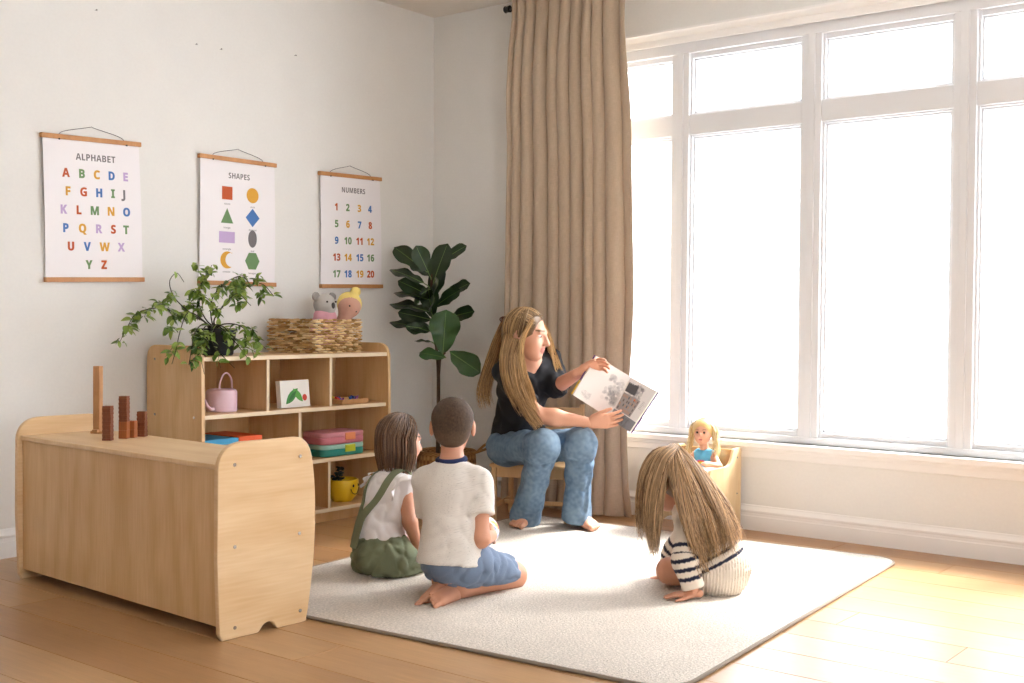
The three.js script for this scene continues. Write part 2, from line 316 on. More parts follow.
{
  const X0 = 0.021, D = 0.37, Z0 = 0.735, Z1 = 1.838, t = 0.018;
  const g = thing('shelf_unit', 'tall open birch shelf unit with cubbies, standing against the white wall below the posters', 'shelf', [X0, 0, 0.72]);
  const P = (name, geo, m = M.birch) => obj(name, boxUV(geo.translate(-X0, 0, -0.72), false, [0.3, 0.1]), m, g);
  const pan = (z, inward) => { const e = extrude(sideProfile(D, 0.82, 0.012, false), t, 0.0025); e.translate(X0, 0, z); return e; };
  const left = P('side_panel', pan(Z1 - t)), right = P('side_panel', pan(Z0));
  for (const [x, y] of [[0.06, 0.76], [0.33, 0.76], [0.06, 0.525], [0.33, 0.525], [0.06, 0.29], [0.33, 0.29], [0.06, 0.06]]) { const o = obj('bolt', boltG, M.steel, left); o.rotation.x = PI / 2; o.position.set(x, y, Z1 - 0.72 + 0.0008); }
  const inn = [Z0 + t, Z1 - t];
  P('back_panel', span(X0 + 0.004, X0 + 0.012, 0.04, 0.757, inn[0], inn[1]));
  for (const [y0, y1, x1] of [[0.757, 0.775, 0.388], [0.516, 0.534, 0.383], [0.28, 0.298, 0.383], [0.05, 0.068, 0.383]]) {
    const s = P('shelf_board', span(X0 + 0.012, x1, y0, y1, inn[0], inn[1], 0.0015));
    obj('edge_band', span(x1 - 0.001 - X0, x1 + 0.0012 - X0, y0 + 0.0005, y1 - 0.0005, inn[0] - 0.72, inn[1] - 0.72), M.plyLight, s);
  }
  P('plinth', span(0.33, 0.345, 0.0, 0.05, inn[0], inn[1]));
  for (const [z, y0, y1] of [[1.474, 0.534, 0.757], [1.106, 0.534, 0.757], [1.291, 0.298, 0.516], [1.113, 0.068, 0.28], [1.48, 0.068, 0.28]]) {
    const s = P('divider', span(X0 + 0.012, 0.377, y0, y1, z - 0.0075, z + 0.0075));
    obj('edge_band', span(0.376 - X0, 0.3782 - X0, y0, y1, z - 0.0072 - 0.72, z + 0.0072 - 0.72), M.plyLight, s);
  }
}
// ---------------------------------------------------------------- low birch shelf with its back to the photographer
{
  const L = 1.222, t = 0.019;
  const g = thing('storage_shelf', 'low birch storage shelf with rounded ends, its plain back turned towards the room', 'shelf', [1.606, 0, 2.507], -0.045);
  // local x runs back along the shelf (negative), z is across
  const shp = new THREE.Shape();
  const pts = [[0.16, 0], [0.030, 0]];
  shp.moveTo(0.158, 0); shp.lineTo(0.036, 0); shp.bezierCurveTo(0.02, 0, 0.022, 0.026, -0.008, 0.026); shp.bezierCurveTo(-0.034, 0.026, -0.03, 0, -0.046, 0);
  shp.lineTo(-0.15, 0); shp.bezierCurveTo(-0.178, 0.12, -0.20, 0.33, -0.176, 0.49); shp.bezierCurveTo(-0.17, 0.54, -0.15, 0.575, -0.105, 0.5765);
  shp.lineTo(0.09, 0.5765); shp.bezierCurveTo(0.145, 0.575, 0.172, 0.545, 0.175, 0.50); shp.lineTo(0.177, 0.24); shp.lineTo(0.168, 0.02); shp.lineTo(0.158, 0);
  const panel = (x) => { const e = extrude(shp, t, 0.003, 20); e.rotateY(-PI / 2); return e.translate(x, 0, 0); };
  // shape x -> local z after rotateY(-90): z = x
  const near = obj('end_panel', boxUV(panel(0), true, [0.21, 0.4]), M.birchEnd, g);
  obj('end_panel', boxUV(panel(-L + t), true, [0.6, 0.1]), M.birchEnd, g);
  for (const [z, y] of [[0.118, 0.511], [-0.124, 0.516], [0.117, 0.27], [-0.122, 0.278], [0.116, 0.032], [-0.126, 0.038]]) { const o = obj('bolt', boltG, M.steel, near); o.rotation.z = PI / 2; o.position.set(0.0006, y, z); }
  obj('back_panel', boxUV(span(-L + t, -t, 0.036, 0.497, 0.146, 0.156, 0.0015), false, [0.55, 0.2]), M.birch, g);
  obj('top_board', boxUV(span(-L + t, -t, 0.497, 0.513, -0.165, 0.163, 0.003), false, [0.1, 0.7]), M.birchEnd, g);
  obj('bottom_board', boxUV(span(-L + t, -t, 0.045, 0.063, -0.155, 0.146, 0.002), false, [0.1, 0.7]), M.birch, g);
  obj('shelf_board', boxUV(span(-L + t, -t, 0.262, 0.28, -0.155, 0.146, 0.002), false, [0.1, 0.7]), M.birch, g);
  obj('divider', boxUV(span(-L / 2 - 0.009, -L / 2 + 0.009, 0.063, 0.262, -0.15, 0.146)), M.birch, g);
  obj('divider', boxUV(span(-L / 2 - 0.009, -L / 2 + 0.009, 0.28, 0.497, -0.15, 0.146)), M.birch, g);
}
// ---------------------------------------------------------------- wooden post and stacked counting blocks on the low shelf
{
  const wood = std({ map: veneer(70, [201, 152, 104], [160, 110, 66], 0.3, 4), roughness: 0.55 });
  const g = thing('wooden_post', 'slim upright wooden post with a footed base on the low shelf', 'wooden post', [0.523, 0.513, 2.388], 0.5);
  obj('post', boxUV(rbox(0.026, 0.236, 0.026, 0, 0.128, 0, 0.002)), wood, g);
  obj('base', boxUV(merge([rbox(0.05, 0.01, 0.022, 0, 0.005, 0, 0.002), rbox(0.022, 0.01, 0.05, 0, 0.011, 0, 0.002)])), wood, g);
  const dark = std({ map: veneer(90, [138, 78, 44], [92, 46, 24], 0.3, 6), roughness: 0.5 }), mid = std({ map: veneer(95, [176, 104, 55], [138, 74, 34], 0.3, 6), roughness: 0.5 });
  const s = 0.0298;
  const ribbed = boxUV(merge([0, 1, 2, 3].map((i) => rbox(i % 2 ? s * 0.9 : s, s / 4, i % 2 ? s * 0.9 : s, 0, s / 8 + i * s / 4, 0, 0.0008, 1)).concat([box(s * 0.94, s, s * 0.94, 0, s / 2, 0)])));
  const plain = boxUV(rbox(s, s, s, 0, s / 2, 0, 0.0015));
  const stacks = [[0.757, 2.498, 'RRRR', 'four-block ribbed stack'], [0.742, 2.424, 'PPRRR', 'tallest five-block stack'], [0.737, 2.39, 'PP', 'short two-block stack'], [0.728, 2.342, 'RRR', 'three-block stack farthest from the post']];
  for (const [x, z, kinds, what] of stacks) [...kinds].forEach((k, i) => {
    const lev = ['first', 'second', 'third', 'fourth', 'fifth'][i];
    const o = obj('counting_block', k === 'R' ? ribbed : plain, k === 'R' ? dark : mid); o.position.set(x, 0.513 + i * s, z); o.rotation.y = 0.03 * ((i * 7) % 3 - 1) + 0.62;
    tag(o, `${lev} ${k === "R" ? "ribbed" : "smooth"} block from the bottom of the ${what}`, 'wooden block', 'counting blocks on the low shelf');
  });
}
// ---------------------------------------------------------------- posters
const INK = { r: '#bf5424', g: '#6a8d5d', y: '#d9a034', b: '#4576b8', l: '#c2a9d2', k: '#6e6a6c' };
function posterCanvas(draw) {
  const c = document.createElement('canvas'); c.width = 640; c.height = 832; const x = c.getContext('2d');
  x.fillStyle = '#f3eff0'; x.fillRect(0, 0, 640, 832); x.textAlign = 'center'; x.textBaseline = 'middle'; draw(x, 640, 832);
  const t = new THREE.CanvasTexture(c); t.colorSpace = THREE.SRGBColorSpace; t.magFilter = THREE.LinearFilter; return std({ map: t, roughness: 0.7 });
}
const rodWood = std({ map: veneer(120, [205, 148, 92], [176, 118, 66], 0.3, 4), roughness: 0.5 });
function poster(label, z0, z1, y0, y1, tilt, m) {
  const w = z0 - z1, h = y1 - y0, g = thing('wall_poster', label, 'poster', [0, y0, (z0 + z1) / 2]);
  g.rotation.x = tilt;
  const p = new THREE.BoxGeometry(w - 0.012, h - 0.006, 0.0008, 16, 20, 1), a = p.attributes.position;
  for (let i = 0; i < a.count; i++) { const u = a.getX(i) / (w / 2), v = a.getY(i) / h + 0.5; a.setZ(i, a.getZ(i) + 0.010 + 0.004 * Math.sin(v * PI) * u * u + 0.004 * Math.sin(v * 2.2 + u)); }
  p.rotateY(PI / 2); p.translate(0, h / 2, 0); p.computeVertexNormals();
  obj('paper', p, m, g);
  for (const y of [0, h]) obj('rod', boxUV(merge([rbox(0.009, 0.019, w, 0.018, y, 0, 0.0015), rbox(0.008, 0.019, w, 0.0065, y, 0, 0.0015)])), rodWood, g);
  const e = 0.34 * w, y = h + 0.002, cm = std({ color: 0x2c2a28, roughness: 0.9 });
  obj('cord', [tube([[0.013, y - 0.012, e], [0.012, y + 0.01, e * 0.97], [0.006, y + 0.05, 0.004]], 0.0012, 10, 6), tube([[0.013, y - 0.012, -e], [0.012, y + 0.01, -e * 0.97], [0.006, y + 0.05, -0.004]], 0.0012, 10, 6), ball(0.0035, 0.024, y - 0.012, e), ball(0.0035, 0.024, y - 0.012, -e)], cm, g);
  obj('nail', rod([0, y + 0.05, 0], [0.012, y + 0.051, 0], 0.0015), M.steel, g);
  return g;
}
{
  const rows = [['ABCDE', [0.22, 0.38, 0.535, 0.69, 0.84], 'rgybl'], ['FGHIJ', [0.235, 0.395, 0.555, 0.70, 0.82], 'yrbgk'], ['KLMNO', [0.185, 0.34, 0.505, 0.675, 0.84], 'lrgyb'], ['PQRST', [0.205, 0.375, 0.54, 0.695, 0.83], 'bylrg'], ['UVWX', [0.255, 0.42, 0.6, 0.775], 'rbyl'], ['YZ', [0.435, 0.59], 'gr']];
  poster('hanging alphabet poster of coloured capital letters A to Z with wooden rods', 2.300, 1.848, 1.09, 1.661, 0.03, posterCanvas((x, W, H) => {
    x.fillStyle = INK.k; x.font = 'bold 54px sans-serif'; x.fillText('ALPHABET', W * 0.53, H * 0.125);
    x.font = 'bold 70px sans-serif'; x.lineWidth = 3;
    rows.forEach(([t, us, cs], r) => [...t].forEach((ch, i) => { x.fillStyle = x.strokeStyle = INK[cs[i]]; x.fillText(ch, W * us[i], H * (0.245 + r * 0.1305)); x.strokeText(ch, W * us[i], H * (0.245 + r * 0.1305)); }));
  }));
  poster('hanging poster of eight coloured geometric shapes behind the leafy potted plant', 1.565, 1.125, 1.093, 1.657, 0.0, posterCanvas((x, W, H) => {
    x.fillStyle = INK.k; x.font = 'bold 52px sans-serif'; x.fillText('SHAPES', W * 0.51, H * 0.125);
    const L = W * 0.35, R = W * 0.69, Y = [0.27, 0.455, 0.63, 0.815].map((v) => v * H), f = (c) => { x.fillStyle = INK[c]; };
    f('r'); x.fillRect(L - 44, Y[0] - 44, 88, 88); f('y'); x.beginPath(); x.arc(R, Y[0], 52, 0, 7); x.fill();
    f('g'); x.beginPath(); x.moveTo(L, Y[1] - 52); x.lineTo(L + 52, Y[1] + 50); x.lineTo(L - 52, Y[1] + 50); x.fill();
    f('b'); x.beginPath(); x.moveTo(R, Y[1] - 64); x.lineTo(R + 60, Y[1]); x.lineTo(R, Y[1] + 64); x.lineTo(R - 60, Y[1]); x.fill();
    f('l'); x.fillRect(L - 66, Y[2] - 38, 132, 76); f('k'); x.beginPath(); x.ellipse(R, Y[2], 37, 60, 0, 0, 7); x.fill();
    f('y'); x.beginPath(); x.arc(L + 6, Y[3], 58, 0.9, 5.4); x.arc(L + 38, Y[3] - 2, 48, 4.9, 1.5, true); x.fill();
    f('g'); x.beginPath(); for (let i = 0; i < 6; i++) x.lineTo(R + 62 * Math.cos(i * PI / 3), Y[3] + 66 * Math.sin(i * PI / 3)); x.fill();
    f('k'); x.font = '17px sans-serif'; [['square', 'circle'], ['triangle', 'diamond'], ['rectangle', 'oval'], ['crescent', 'hexagon']].forEach(([a, b], i) => { x.fillText(a, L, Y[i] + 80 - (i === 0 ? 8 : 0)); x.fillText(b, R, Y[i] + 84 - (i === 0 ? 4 : 0)); });
  }));
  poster('hanging number poster counting 1 to 20 in coloured figures above the basket', 0.838, 0.408, 1.099, 1.655, 0.022, posterCanvas((x, W, H) => {
    x.fillStyle = INK.k; x.font = 'bold 54px sans-serif'; x.fillText('NUMBERS', W * 0.54, H * 0.125);
    x.font = 'bold 72px sans-serif'; x.lineWidth = 3;
    [...'rgybgybrbgryrybggbyr'].forEach((c, i) => { x.fillStyle = x.strokeStyle = INK[c]; const X = W * [0.255, 0.44, 0.635, 0.815][i % 4], Y = H * (0.285 + Math.floor(i / 4) * 0.152); x.fillText(String(i + 1), X, Y); x.strokeText(String(i + 1), X, Y); });
  }));
}
// ---------------------------------------------------------------- curtain on its rod
{
  const g = thing('curtain_rod', 'black metal curtain rod with a round end knob near the ceiling', 'curtain rod', [0.62, 2.512, 0]);
  obj('pole', rod([0.0, 0, 0.115], [4.75, 0, 0.115], 0.0095, 0.0095, 14), M.black, g);
  obj('finial', [put(new THREE.CylinderGeometry(0.014, 0.018, 0.03, 16), -0.012, 0, 0.115, 0, 0, PI / 2), ball(0.018, -0.026, 0, 0.115, 0.5)], M.black, g);
  for (const x of [0.055, 2.3, 4.6]) obj('bracket', [tube([[x, 0.04, 0], [x, 0.045, 0.05], [x, 0.035, 0.1], [x, 0.012, 0.116]], 0.005, 12, 8), put(new THREE.CylinderGeometry(0.018, 0.018, 0.006, 16), x, 0.04, 0.003, PI / 2), new THREE.TorusGeometry(0.0125, 0.004, 8, 16).rotateY(PI / 2).translate(x, 0, 0.115)], M.black, g);
  const NU = 420, NV = 46, pos = [], uv = [], idx = [];
  const R = rng(8), folds = []; let s = 0;
  for (let i = 0; i < 10; i++) { const w = 0.6 + R() * 0.9 + (i > 8 ? 0.9 : 0); folds.push([s, w, 0.75 + R() * 0.5]); s += w; }
  folds.forEach((f) => { f[0] /= s; f[1] /= s; });
  const prof = (u) => { let k = folds.findIndex((f) => u < f[0] + f[1]); if (k < 0) k = folds.length - 1; const t = (u - folds[k][0]) / folds[k][1]; return [Math.cos(t * 2 * PI) * lerp(folds[k][2], folds[(k + 1) % folds.length][2], t), Math.sin(t * 2 * PI), k]; };
  for (let side = 0; side < 2; side++) for (let j = 0; j <= NV; j++) {
    const v = j / NV, y = lerp(2.548, 0.006, v);
    for (let i = 0; i <= NU; i++) {
      const u = i / NU, low = smooth(0, 0.25, v), uu = clamp(u + 0.018 * low * noise(u * 5, v * 1.6, 2) * Math.sin(u * PI));
      const [c, sn, k] = prof(uu);
      const xl = lerp(0.682, 0.630, low) + 0.006 * Math.sin(v * 5), xr = lerp(1.348, 1.378, smooth(0, 0.7, v)) + 0.02 * smooth(0.86, 0.97, v) * Math.sin(v * 9);
      const wide = smooth(0.8, 1, u) * low;
      let amp = lerp(0.022, 0.04, low) * (1 - 0.45 * wide);
      const pinch = Math.exp(-((v - 0.045) ** 2) / 0.0006);
      amp *= 1 - 0.35 * pinch;
      let x = lerp(xl, xr, u) + sn * 0.017 * (0.6 + low * 0.7) + 0.004 * noise(u * 9, v * 3, 7);
      let z = 0.11 + 0.046 * (1 - smooth(0.05, 0.3, v)) + amp * c + 0.012 * noise(u * 4, v * 2.5, 4) * low + wide * 0.022 * Math.sin(u * 22 + v * 2);
      z += 0.03 * smooth(0.9, 1, v) * (0.5 + noise(u * 6, 3, 1)) + 0.05 * wide * smooth(0.55, 0.85, v) * (1 - smooth(0.93, 1, v));
      z = Math.max(z, 0.05);
      pos.push(x, y, z - side * 0.0022); uv.push(u * 1.6, y);
    }
  }
  const n1 = (NU + 1) * (NV + 1), q = (a, b, c, d) => idx.push(a, b, c, a, c, d);
  for (let j = 0; j < NV; j++) for (let i = 0; i < NU; i++) { const a = j * (NU + 1) + i, b = a + 1, c = b + NU + 1, d = a + NU + 1; q(a, d, c, b); q(n1 + a, n1 + b, n1 + c, n1 + d); }
  for (let i = 0; i < NU; i++) { const a = i, b = i + 1; q(a, b, n1 + b, n1 + a); const c = NV * (NU + 1) + i; q(c, n1 + c, n1 + c + 1, c + 1); }
  for (let j = 0; j < NV; j++) { const a = j * (NU + 1), b = a + NU + 1; q(a, n1 + a, n1 + b, b); q(a + NU, b + NU, n1 + b + NU, n1 + a + NU); }
  const geo = new THREE.BufferGeometry(); geo.setAttribute('position', new THREE.Float32BufferAttribute(pos, 3)); geo.setAttribute('uv', new THREE.Float32BufferAttribute(uv, 2)); geo.setIndex(idx); geo.computeVertexNormals();
  const linen = dataTex(256, 256, (u, v) => { const b = 1 + 0.05 * noise(u * 220, v * 14, 1) + 0.05 * noise(u * 14, v * 220, 5) + 0.02 * fbm(u * 5, v * 5, 8); return [194 * b, 175 * b, 152 * b]; }, true, 3);
  const cu = tag(obj('curtain', geo, phys({ map: linen, roughness: 0.95, transmission: 0.12, thickness: 0 })), 'full-length beige linen curtain hanging in folds beside the window', 'curtain');
}
// ---------------------------------------------------------------- rug
{
  const W = 1.77, D = 2.0, r = 0.11, sh = new THREE.Shape();
  const rr = (s, w, d, q) => { s.moveTo(-w / 2 + q, -d / 2); s.lineTo(w / 2 - q, -d / 2); s.absarc(w / 2 - q, -d / 2 + q, q, -PI / 2, 0); s.lineTo(w / 2, d / 2 - q); s.absarc(w / 2 - q, d / 2 - q, q, 0, PI / 2); s.lineTo(-w / 2 + q, d / 2); s.absarc(-w / 2 + q, d / 2 - q, q, PI / 2, PI); s.lineTo(-w / 2, -d / 2 + q); s.absarc(-w / 2 + q, -d / 2 + q, q, PI, 1.5 * PI); return s; };
  const g = thing('rug', 'large square cream wool rug with rounded corners on the wooden floor', 'rug', [1.908, 0, 1.312], 0.076);
  const pile = std({
    map: dataTex(1024, 1024, (u, v) => { const b = 1 + 0.09 * noise(u * 240, v * 240, 1) + 0.13 * noise(u * 120, v * 120, 4) + 0.05 * fbm(u * 9, v * 9, 3, 3); return [206 * b, 197 * b, 186 * b]; }, true, 1.05),
    bumpMap: dataTex(1024, 1024, (u, v) => [128 + 110 * noise(u * 190, v * 190, 11) + 60 * noise(u * 90, v * 90, 2)], false, 1.05), bumpScale: 0.0028, roughness: 1,
  });
  const top = extrude(rr(new THREE.Shape(), W - 0.012, D - 0.012, r - 0.006), 0.011, 0.004, 24); top.rotateX(-PI / 2);
  obj('pile', boxUV(top), pile, g);
  const pts = rr(new THREE.Shape(), W - 0.008, D - 0.008, r).getSpacedPoints(240).map((p) => V(p.x, 0.006, p.y)); pts.pop();
  const bind = new THREE.TubeGeometry(new THREE.CatmullRomCurve3(pts, true), 480, 0.0058, 8, true);
  obj('binding', bind, std({ color: 0x8d8174, roughness: 0.95 }), g);
}

// ---------------------------------------------------------------- things on the tall shelf unit
{ // pink watering can
  const m = std({ color: 0xe3c3cd, roughness: 0.38 });
  const g = thing('watering_can', 'pale pink metal watering can with a tall hoop handle', 'watering can', [0.25, 0.534, 1.622], 0);
  obj('body', lathe([[0, 0], [0.062, 0], [0.066, 0.004], [0.066, 0.084], [0.06, 0.094], [0.048, 0.097], [0.046, 0.094], [0.046, 0.09], [0, 0.088]], 40), m, g);
  obj('spout', tube([[0.02, 0.018, 0.05], [0.028, 0.014, 0.075], [0.035, 0.03, 0.10], [0.042, 0.055, 0.118]], (t) => lerp(0.0085, 0.0045, t), 20, 10), m, g);
  obj('handle', tube([[0, 0.085, 0.012], [0, 0.125, 0.008], [0, 0.16, -0.012], [0, 0.163, -0.03], [0, 0.14, -0.05], [0, 0.09, -0.056]], 0.0036, 30, 8), m, g);
}
{ // white picture book standing on the middle shelf
  const c = document.createElement('canvas'); c.width = 512; c.height = 340; const x = c.getContext('2d');
  x.fillStyle = '#f1efe9'; x.fillRect(0, 0, 512, 340);
  const leaf = (cx, cy, l, w, a, f) => { x.save(); x.translate(cx, cy); x.rotate(a); x.fillStyle = f; x.beginPath(); x.moveTo(-l, 0); x.quadraticCurveTo(0, -w, l, 0); x.quadraticCurveTo(0, w, -l, 0); x.fill(); x.restore(); };
  leaf(190, 200, 150, 110, -0.7, '#3f8a43'); leaf(300, 190, 120, 90, 0.8, '#57a04a'); leaf(200, 200, 100, 50, -0.7, '#2f7038'); x.fillStyle = '#c8402f'; x.beginPath(); x.arc(420, 225, 42, 0, 7); x.fill();
  x.fillStyle = '#444'; x.font = '22px serif';
  const t = new THREE.CanvasTexture(c); t.colorSpace = THREE.SRGBColorSpace; t.magFilter = THREE.LinearFilter;
  const g = thing('picture_book', 'white picture book with green leaves and a red dot on its cover', 'book', [0.315, 0.534, 1.265], 0.06);
  g.rotation.z = 0.10;
  const cov = std({ color: 0xf1efe9, roughness: 0.5 });
  obj('cover', [rbox(0.004, 0.122, 0.178, 0.006, 0.062, 0, 0.001), rbox(0.004, 0.122, 0.178, -0.018, 0.062, 0, 0.001), rbox(0.028, 0.122, 0.004, -0.006, 0.062, 0.089, 0.001)], cov, g);
  obj('pages', box(0.02, 0.114, 0.17, -0.006, 0.062, 0.002), std({ color: 0xd9cfb8, roughness: 0.9 }), g);
  obj('cover_print', new THREE.PlaneGeometry(0.176, 0.12).rotateY(PI / 2).translate(0.0084, 0.062, 0), std({ map: t, roughness: 0.5 }), g);
}
{ // wooden tray of coloured toy pieces
  const tw = std({ map: veneer(140, [206, 158, 108], [176, 126, 78], 0.4, 3), roughness: 0.5 });
  const g = thing('toy_tray', 'small wooden tray holding coloured toy pieces in the right cubby', 'tray', [0.29, 0.534, 0.925], 0.03);
  obj('base', boxUV(rbox(0.12, 0.006, 0.17, 0, 0.003, 0, 0.002)), tw, g);
  obj('rim', boxUV(merge([rbox(0.006, 0.022, 0.17, 0.06, 0.012, 0, 0.002), rbox(0.006, 0.022, 0.17, -0.06, 0.012, 0, 0.002), rbox(0.12, 0.022, 0.006, 0, 0.012, 0.085, 0.002), rbox(0.12, 0.022, 0.006, 0, 0.012, -0.085, 0.002)])), tw, g);
  const R = rng(31), cols = [[0xd9a82a, 'yellow'], [0x2f62b5, 'blue'], [0x7a3b8f, 'purple'], [0xc43a32, 'red'], [0xe3c03a, 'yellow'], [0x274f9e, 'blue'], [0x3f9a62, 'green']];
  const where = ['nearest the tray rim', 'at the left end of the tray', 'in the middle of the tray', 'at the right end of the tray', 'on top of the pile', 'at the back of the tray', 'beside the divider', 'half under the pile', 'near the right rim', 'at the rear corner', 'lying crosswise', 'leaning on the rim'];
  for (let i = 0; i < 12; i++) {
    const [c, nm] = cols[i % cols.length], x = 0.29 + (R() - 0.5) * 0.07, z = 0.925 + (i / 11 - 0.5) * 0.13, y = 0.549 + (i % 3) * 0.006;
    const s = new THREE.Shape(); s.moveTo(-0.012, 0); for (let k = 0; k < 8; k++) { const a = PI - k * PI / 4, r = k % 2 ? 0.006 : 0.013; s.lineTo(Math.cos(a) * r, Math.sin(a) * r); }
    const o = obj('toy_piece', extrude(s, 0.009, 0.0015, 6), std({ color: c, roughness: 0.45 })); o.position.set(x, y, z); o.rotation.set(-PI / 2 + (R() - 0.5), R() * 6, R());
    tag(o, `small ${nm} star-shaped toy piece ${where[i]}`, 'toy piece', 'toy pieces in the tray');
  }
}
function lunchbox(name, label, y, c1, c2, latch) {
  const g = thing(name, label, 'lunch box', [0.285, y, 1.003], 0.0, 'lunch boxes'), sh = new THREE.Shape(), w = 0.27, d = 0.165, q = 0.035;
  sh.moveTo(-w / 2 + q, -d / 2); sh.lineTo(w / 2 - q, -d / 2); sh.absarc(w / 2 - q, -d / 2 + q, q, -PI / 2, 0); sh.lineTo(w / 2, d / 2 - q); sh.absarc(w / 2 - q, d / 2 - q, q, 0, PI / 2); sh.lineTo(-w / 2 + q, d / 2); sh.absarc(-w / 2 + q, d / 2 - q, q, PI / 2, PI); sh.lineTo(-w / 2, -d / 2 + q); sh.absarc(-w / 2 + q, -d / 2 + q, q, PI, 1.5 * PI);
  const slab = (h, b, yy) => { const e = new THREE.ExtrudeGeometry(sh, { depth: h - 2 * b, bevelEnabled: true, bevelSize: b, bevelThickness: b, bevelOffset: -b, bevelSegments: 4, curveSegments: 10 }); e.rotateX(-PI / 2); e.rotateY(PI / 2); e.translate(0, yy + b, 0); return e; };
  obj('tray', slab(0.034, 0.008, 0), std({ color: c1, roughness: 0.45 }), g);
  obj('lid', slab(0.022, 0.006, 0.033), std({ color: c2, roughness: 0.45 }), g);
  obj('latch', rbox(0.006, 0.034, 0.064, 0.084, 0.034, -0.03, 0.006, 3), std({ color: latch, roughness: 0.4 }), g);
}
lunchbox('lunch_box', 'teal lunch box with a lime latch, under the pink one', 0.298, 0x2d8f86, 0x9ed0c4, 0xc3cf3e);
lunchbox('lunch_box', 'pink lunch box with an orange latch, on top of the teal one', 0.3535, 0xcf7f8c, 0xdb97a2, 0xf09a6a);
{ // flat books and boxes in the left cubby
  const bk = (label, z0, z1, y0, y1, c, x0 = 0.09, x1 = 0.34, cat = 'book') => { const g = thing('flat_book', label, cat, [(x0 + x1) / 2, y0, (z0 + z1) / 2], 0, 'flat books in the shelf'); const w = x1 - x0, d = z1 - z0, h = y1 - y0, m = std({ color: c, roughness: 0.5 }); obj('cover', [rbox(w, 0.0035, d, 0, 0.00175, 0, 0.001), rbox(w, 0.0035, d, 0, h - 0.00175, 0, 0.001), rbox(0.0035, h, d, w / 2, h / 2, 0, 0.001)], m, g); obj('pages', box(w - 0.012, h - 0.007, d - 0.01, -0.002, h / 2, 0), std({ color: 0xe6decb, roughness: 0.9 }), g); };
  bk('wide dark blue book at the bottom of the flat stack', 1.50, 1.79, 0.298, 0.335, 0x31557c);
  bk('red flat book in the middle of the stack', 1.50, 1.78, 0.335, 0.372, 0xb0483c);
  bk('grey flat book under the blue and orange ones', 1.49, 1.79, 0.372, 0.402, 0x8a8f96);
  bk('sky-blue book lying on the stack beside the orange one', 1.605, 1.775, 0.402, 0.425, 0x3aa0d0);
  bk('orange-red book lying on the stack nearest the divider', 1.475, 1.60, 0.402, 0.428, 0xe8602c);
}
{ // yellow smiling pot with a small dark plant
  const g = thing('smiley_pot', 'yellow ceramic pot with a smiling face in the lowest cubby', 'plant pot', [0.27, 0.068, 0.93], 0);
  const m = std({ color: 0xe9c229, roughness: 0.3 });
  obj('pot', lathe([[0, 0], [0.045, 0], [0.05, 0.004], [0.072, 0.035], [0.078, 0.07], [0.077, 0.104], [0.073, 0.106], [0.07, 0.1], [0.07, 0.09], [0, 0.088]], 40), m, g);
  const face = []; const on = (a, y, r = 0.0775) => V(Math.cos(a) * r, y, Math.sin(a) * r);
  const a0 = -0.25; face.push(tube([on(a0 - 0.45, 0.062), on(a0 - 0.28, 0.043, 0.075), on(a0, 0.037, 0.0735), on(a0 + 0.28, 0.043, 0.075), on(a0 + 0.45, 0.062)], 0.0022, 24, 6));
  for (const s of [-1, 1]) face.push(ball(0.006, ...on(a0 + s * 0.26, 0.078, 0.077).toArray(), 0.5, 1.2, 1));
  obj('face', face, M.black, g);
  const R = rng(12), lv = [];
  for (let i = 0; i < 26; i++) { const a = R() * 6.28, rr = R() * 0.045, h = 0.09 + R() * 0.075; lv.push(put(new THREE.SphereGeometry(0.014, 8, 6).scale(1, 0.35, 0.7), 0, 0, 0, R() - 0.5, a, R() - 0.5).translate(Math.cos(a) * rr, 0.0 + h, Math.sin(a) * rr + 0.03)); lv.push(rod([Math.cos(a) * rr * 0.3, 0.085, Math.sin(a) * rr * 0.3 + 0.02], [Math.cos(a) * rr, h, Math.sin(a) * rr + 0.03], 0.0015, 0.0012, 5)); }
  obj('succulent', lv, std({ color: 0x39423a, roughness: 0.7 }), g);
}
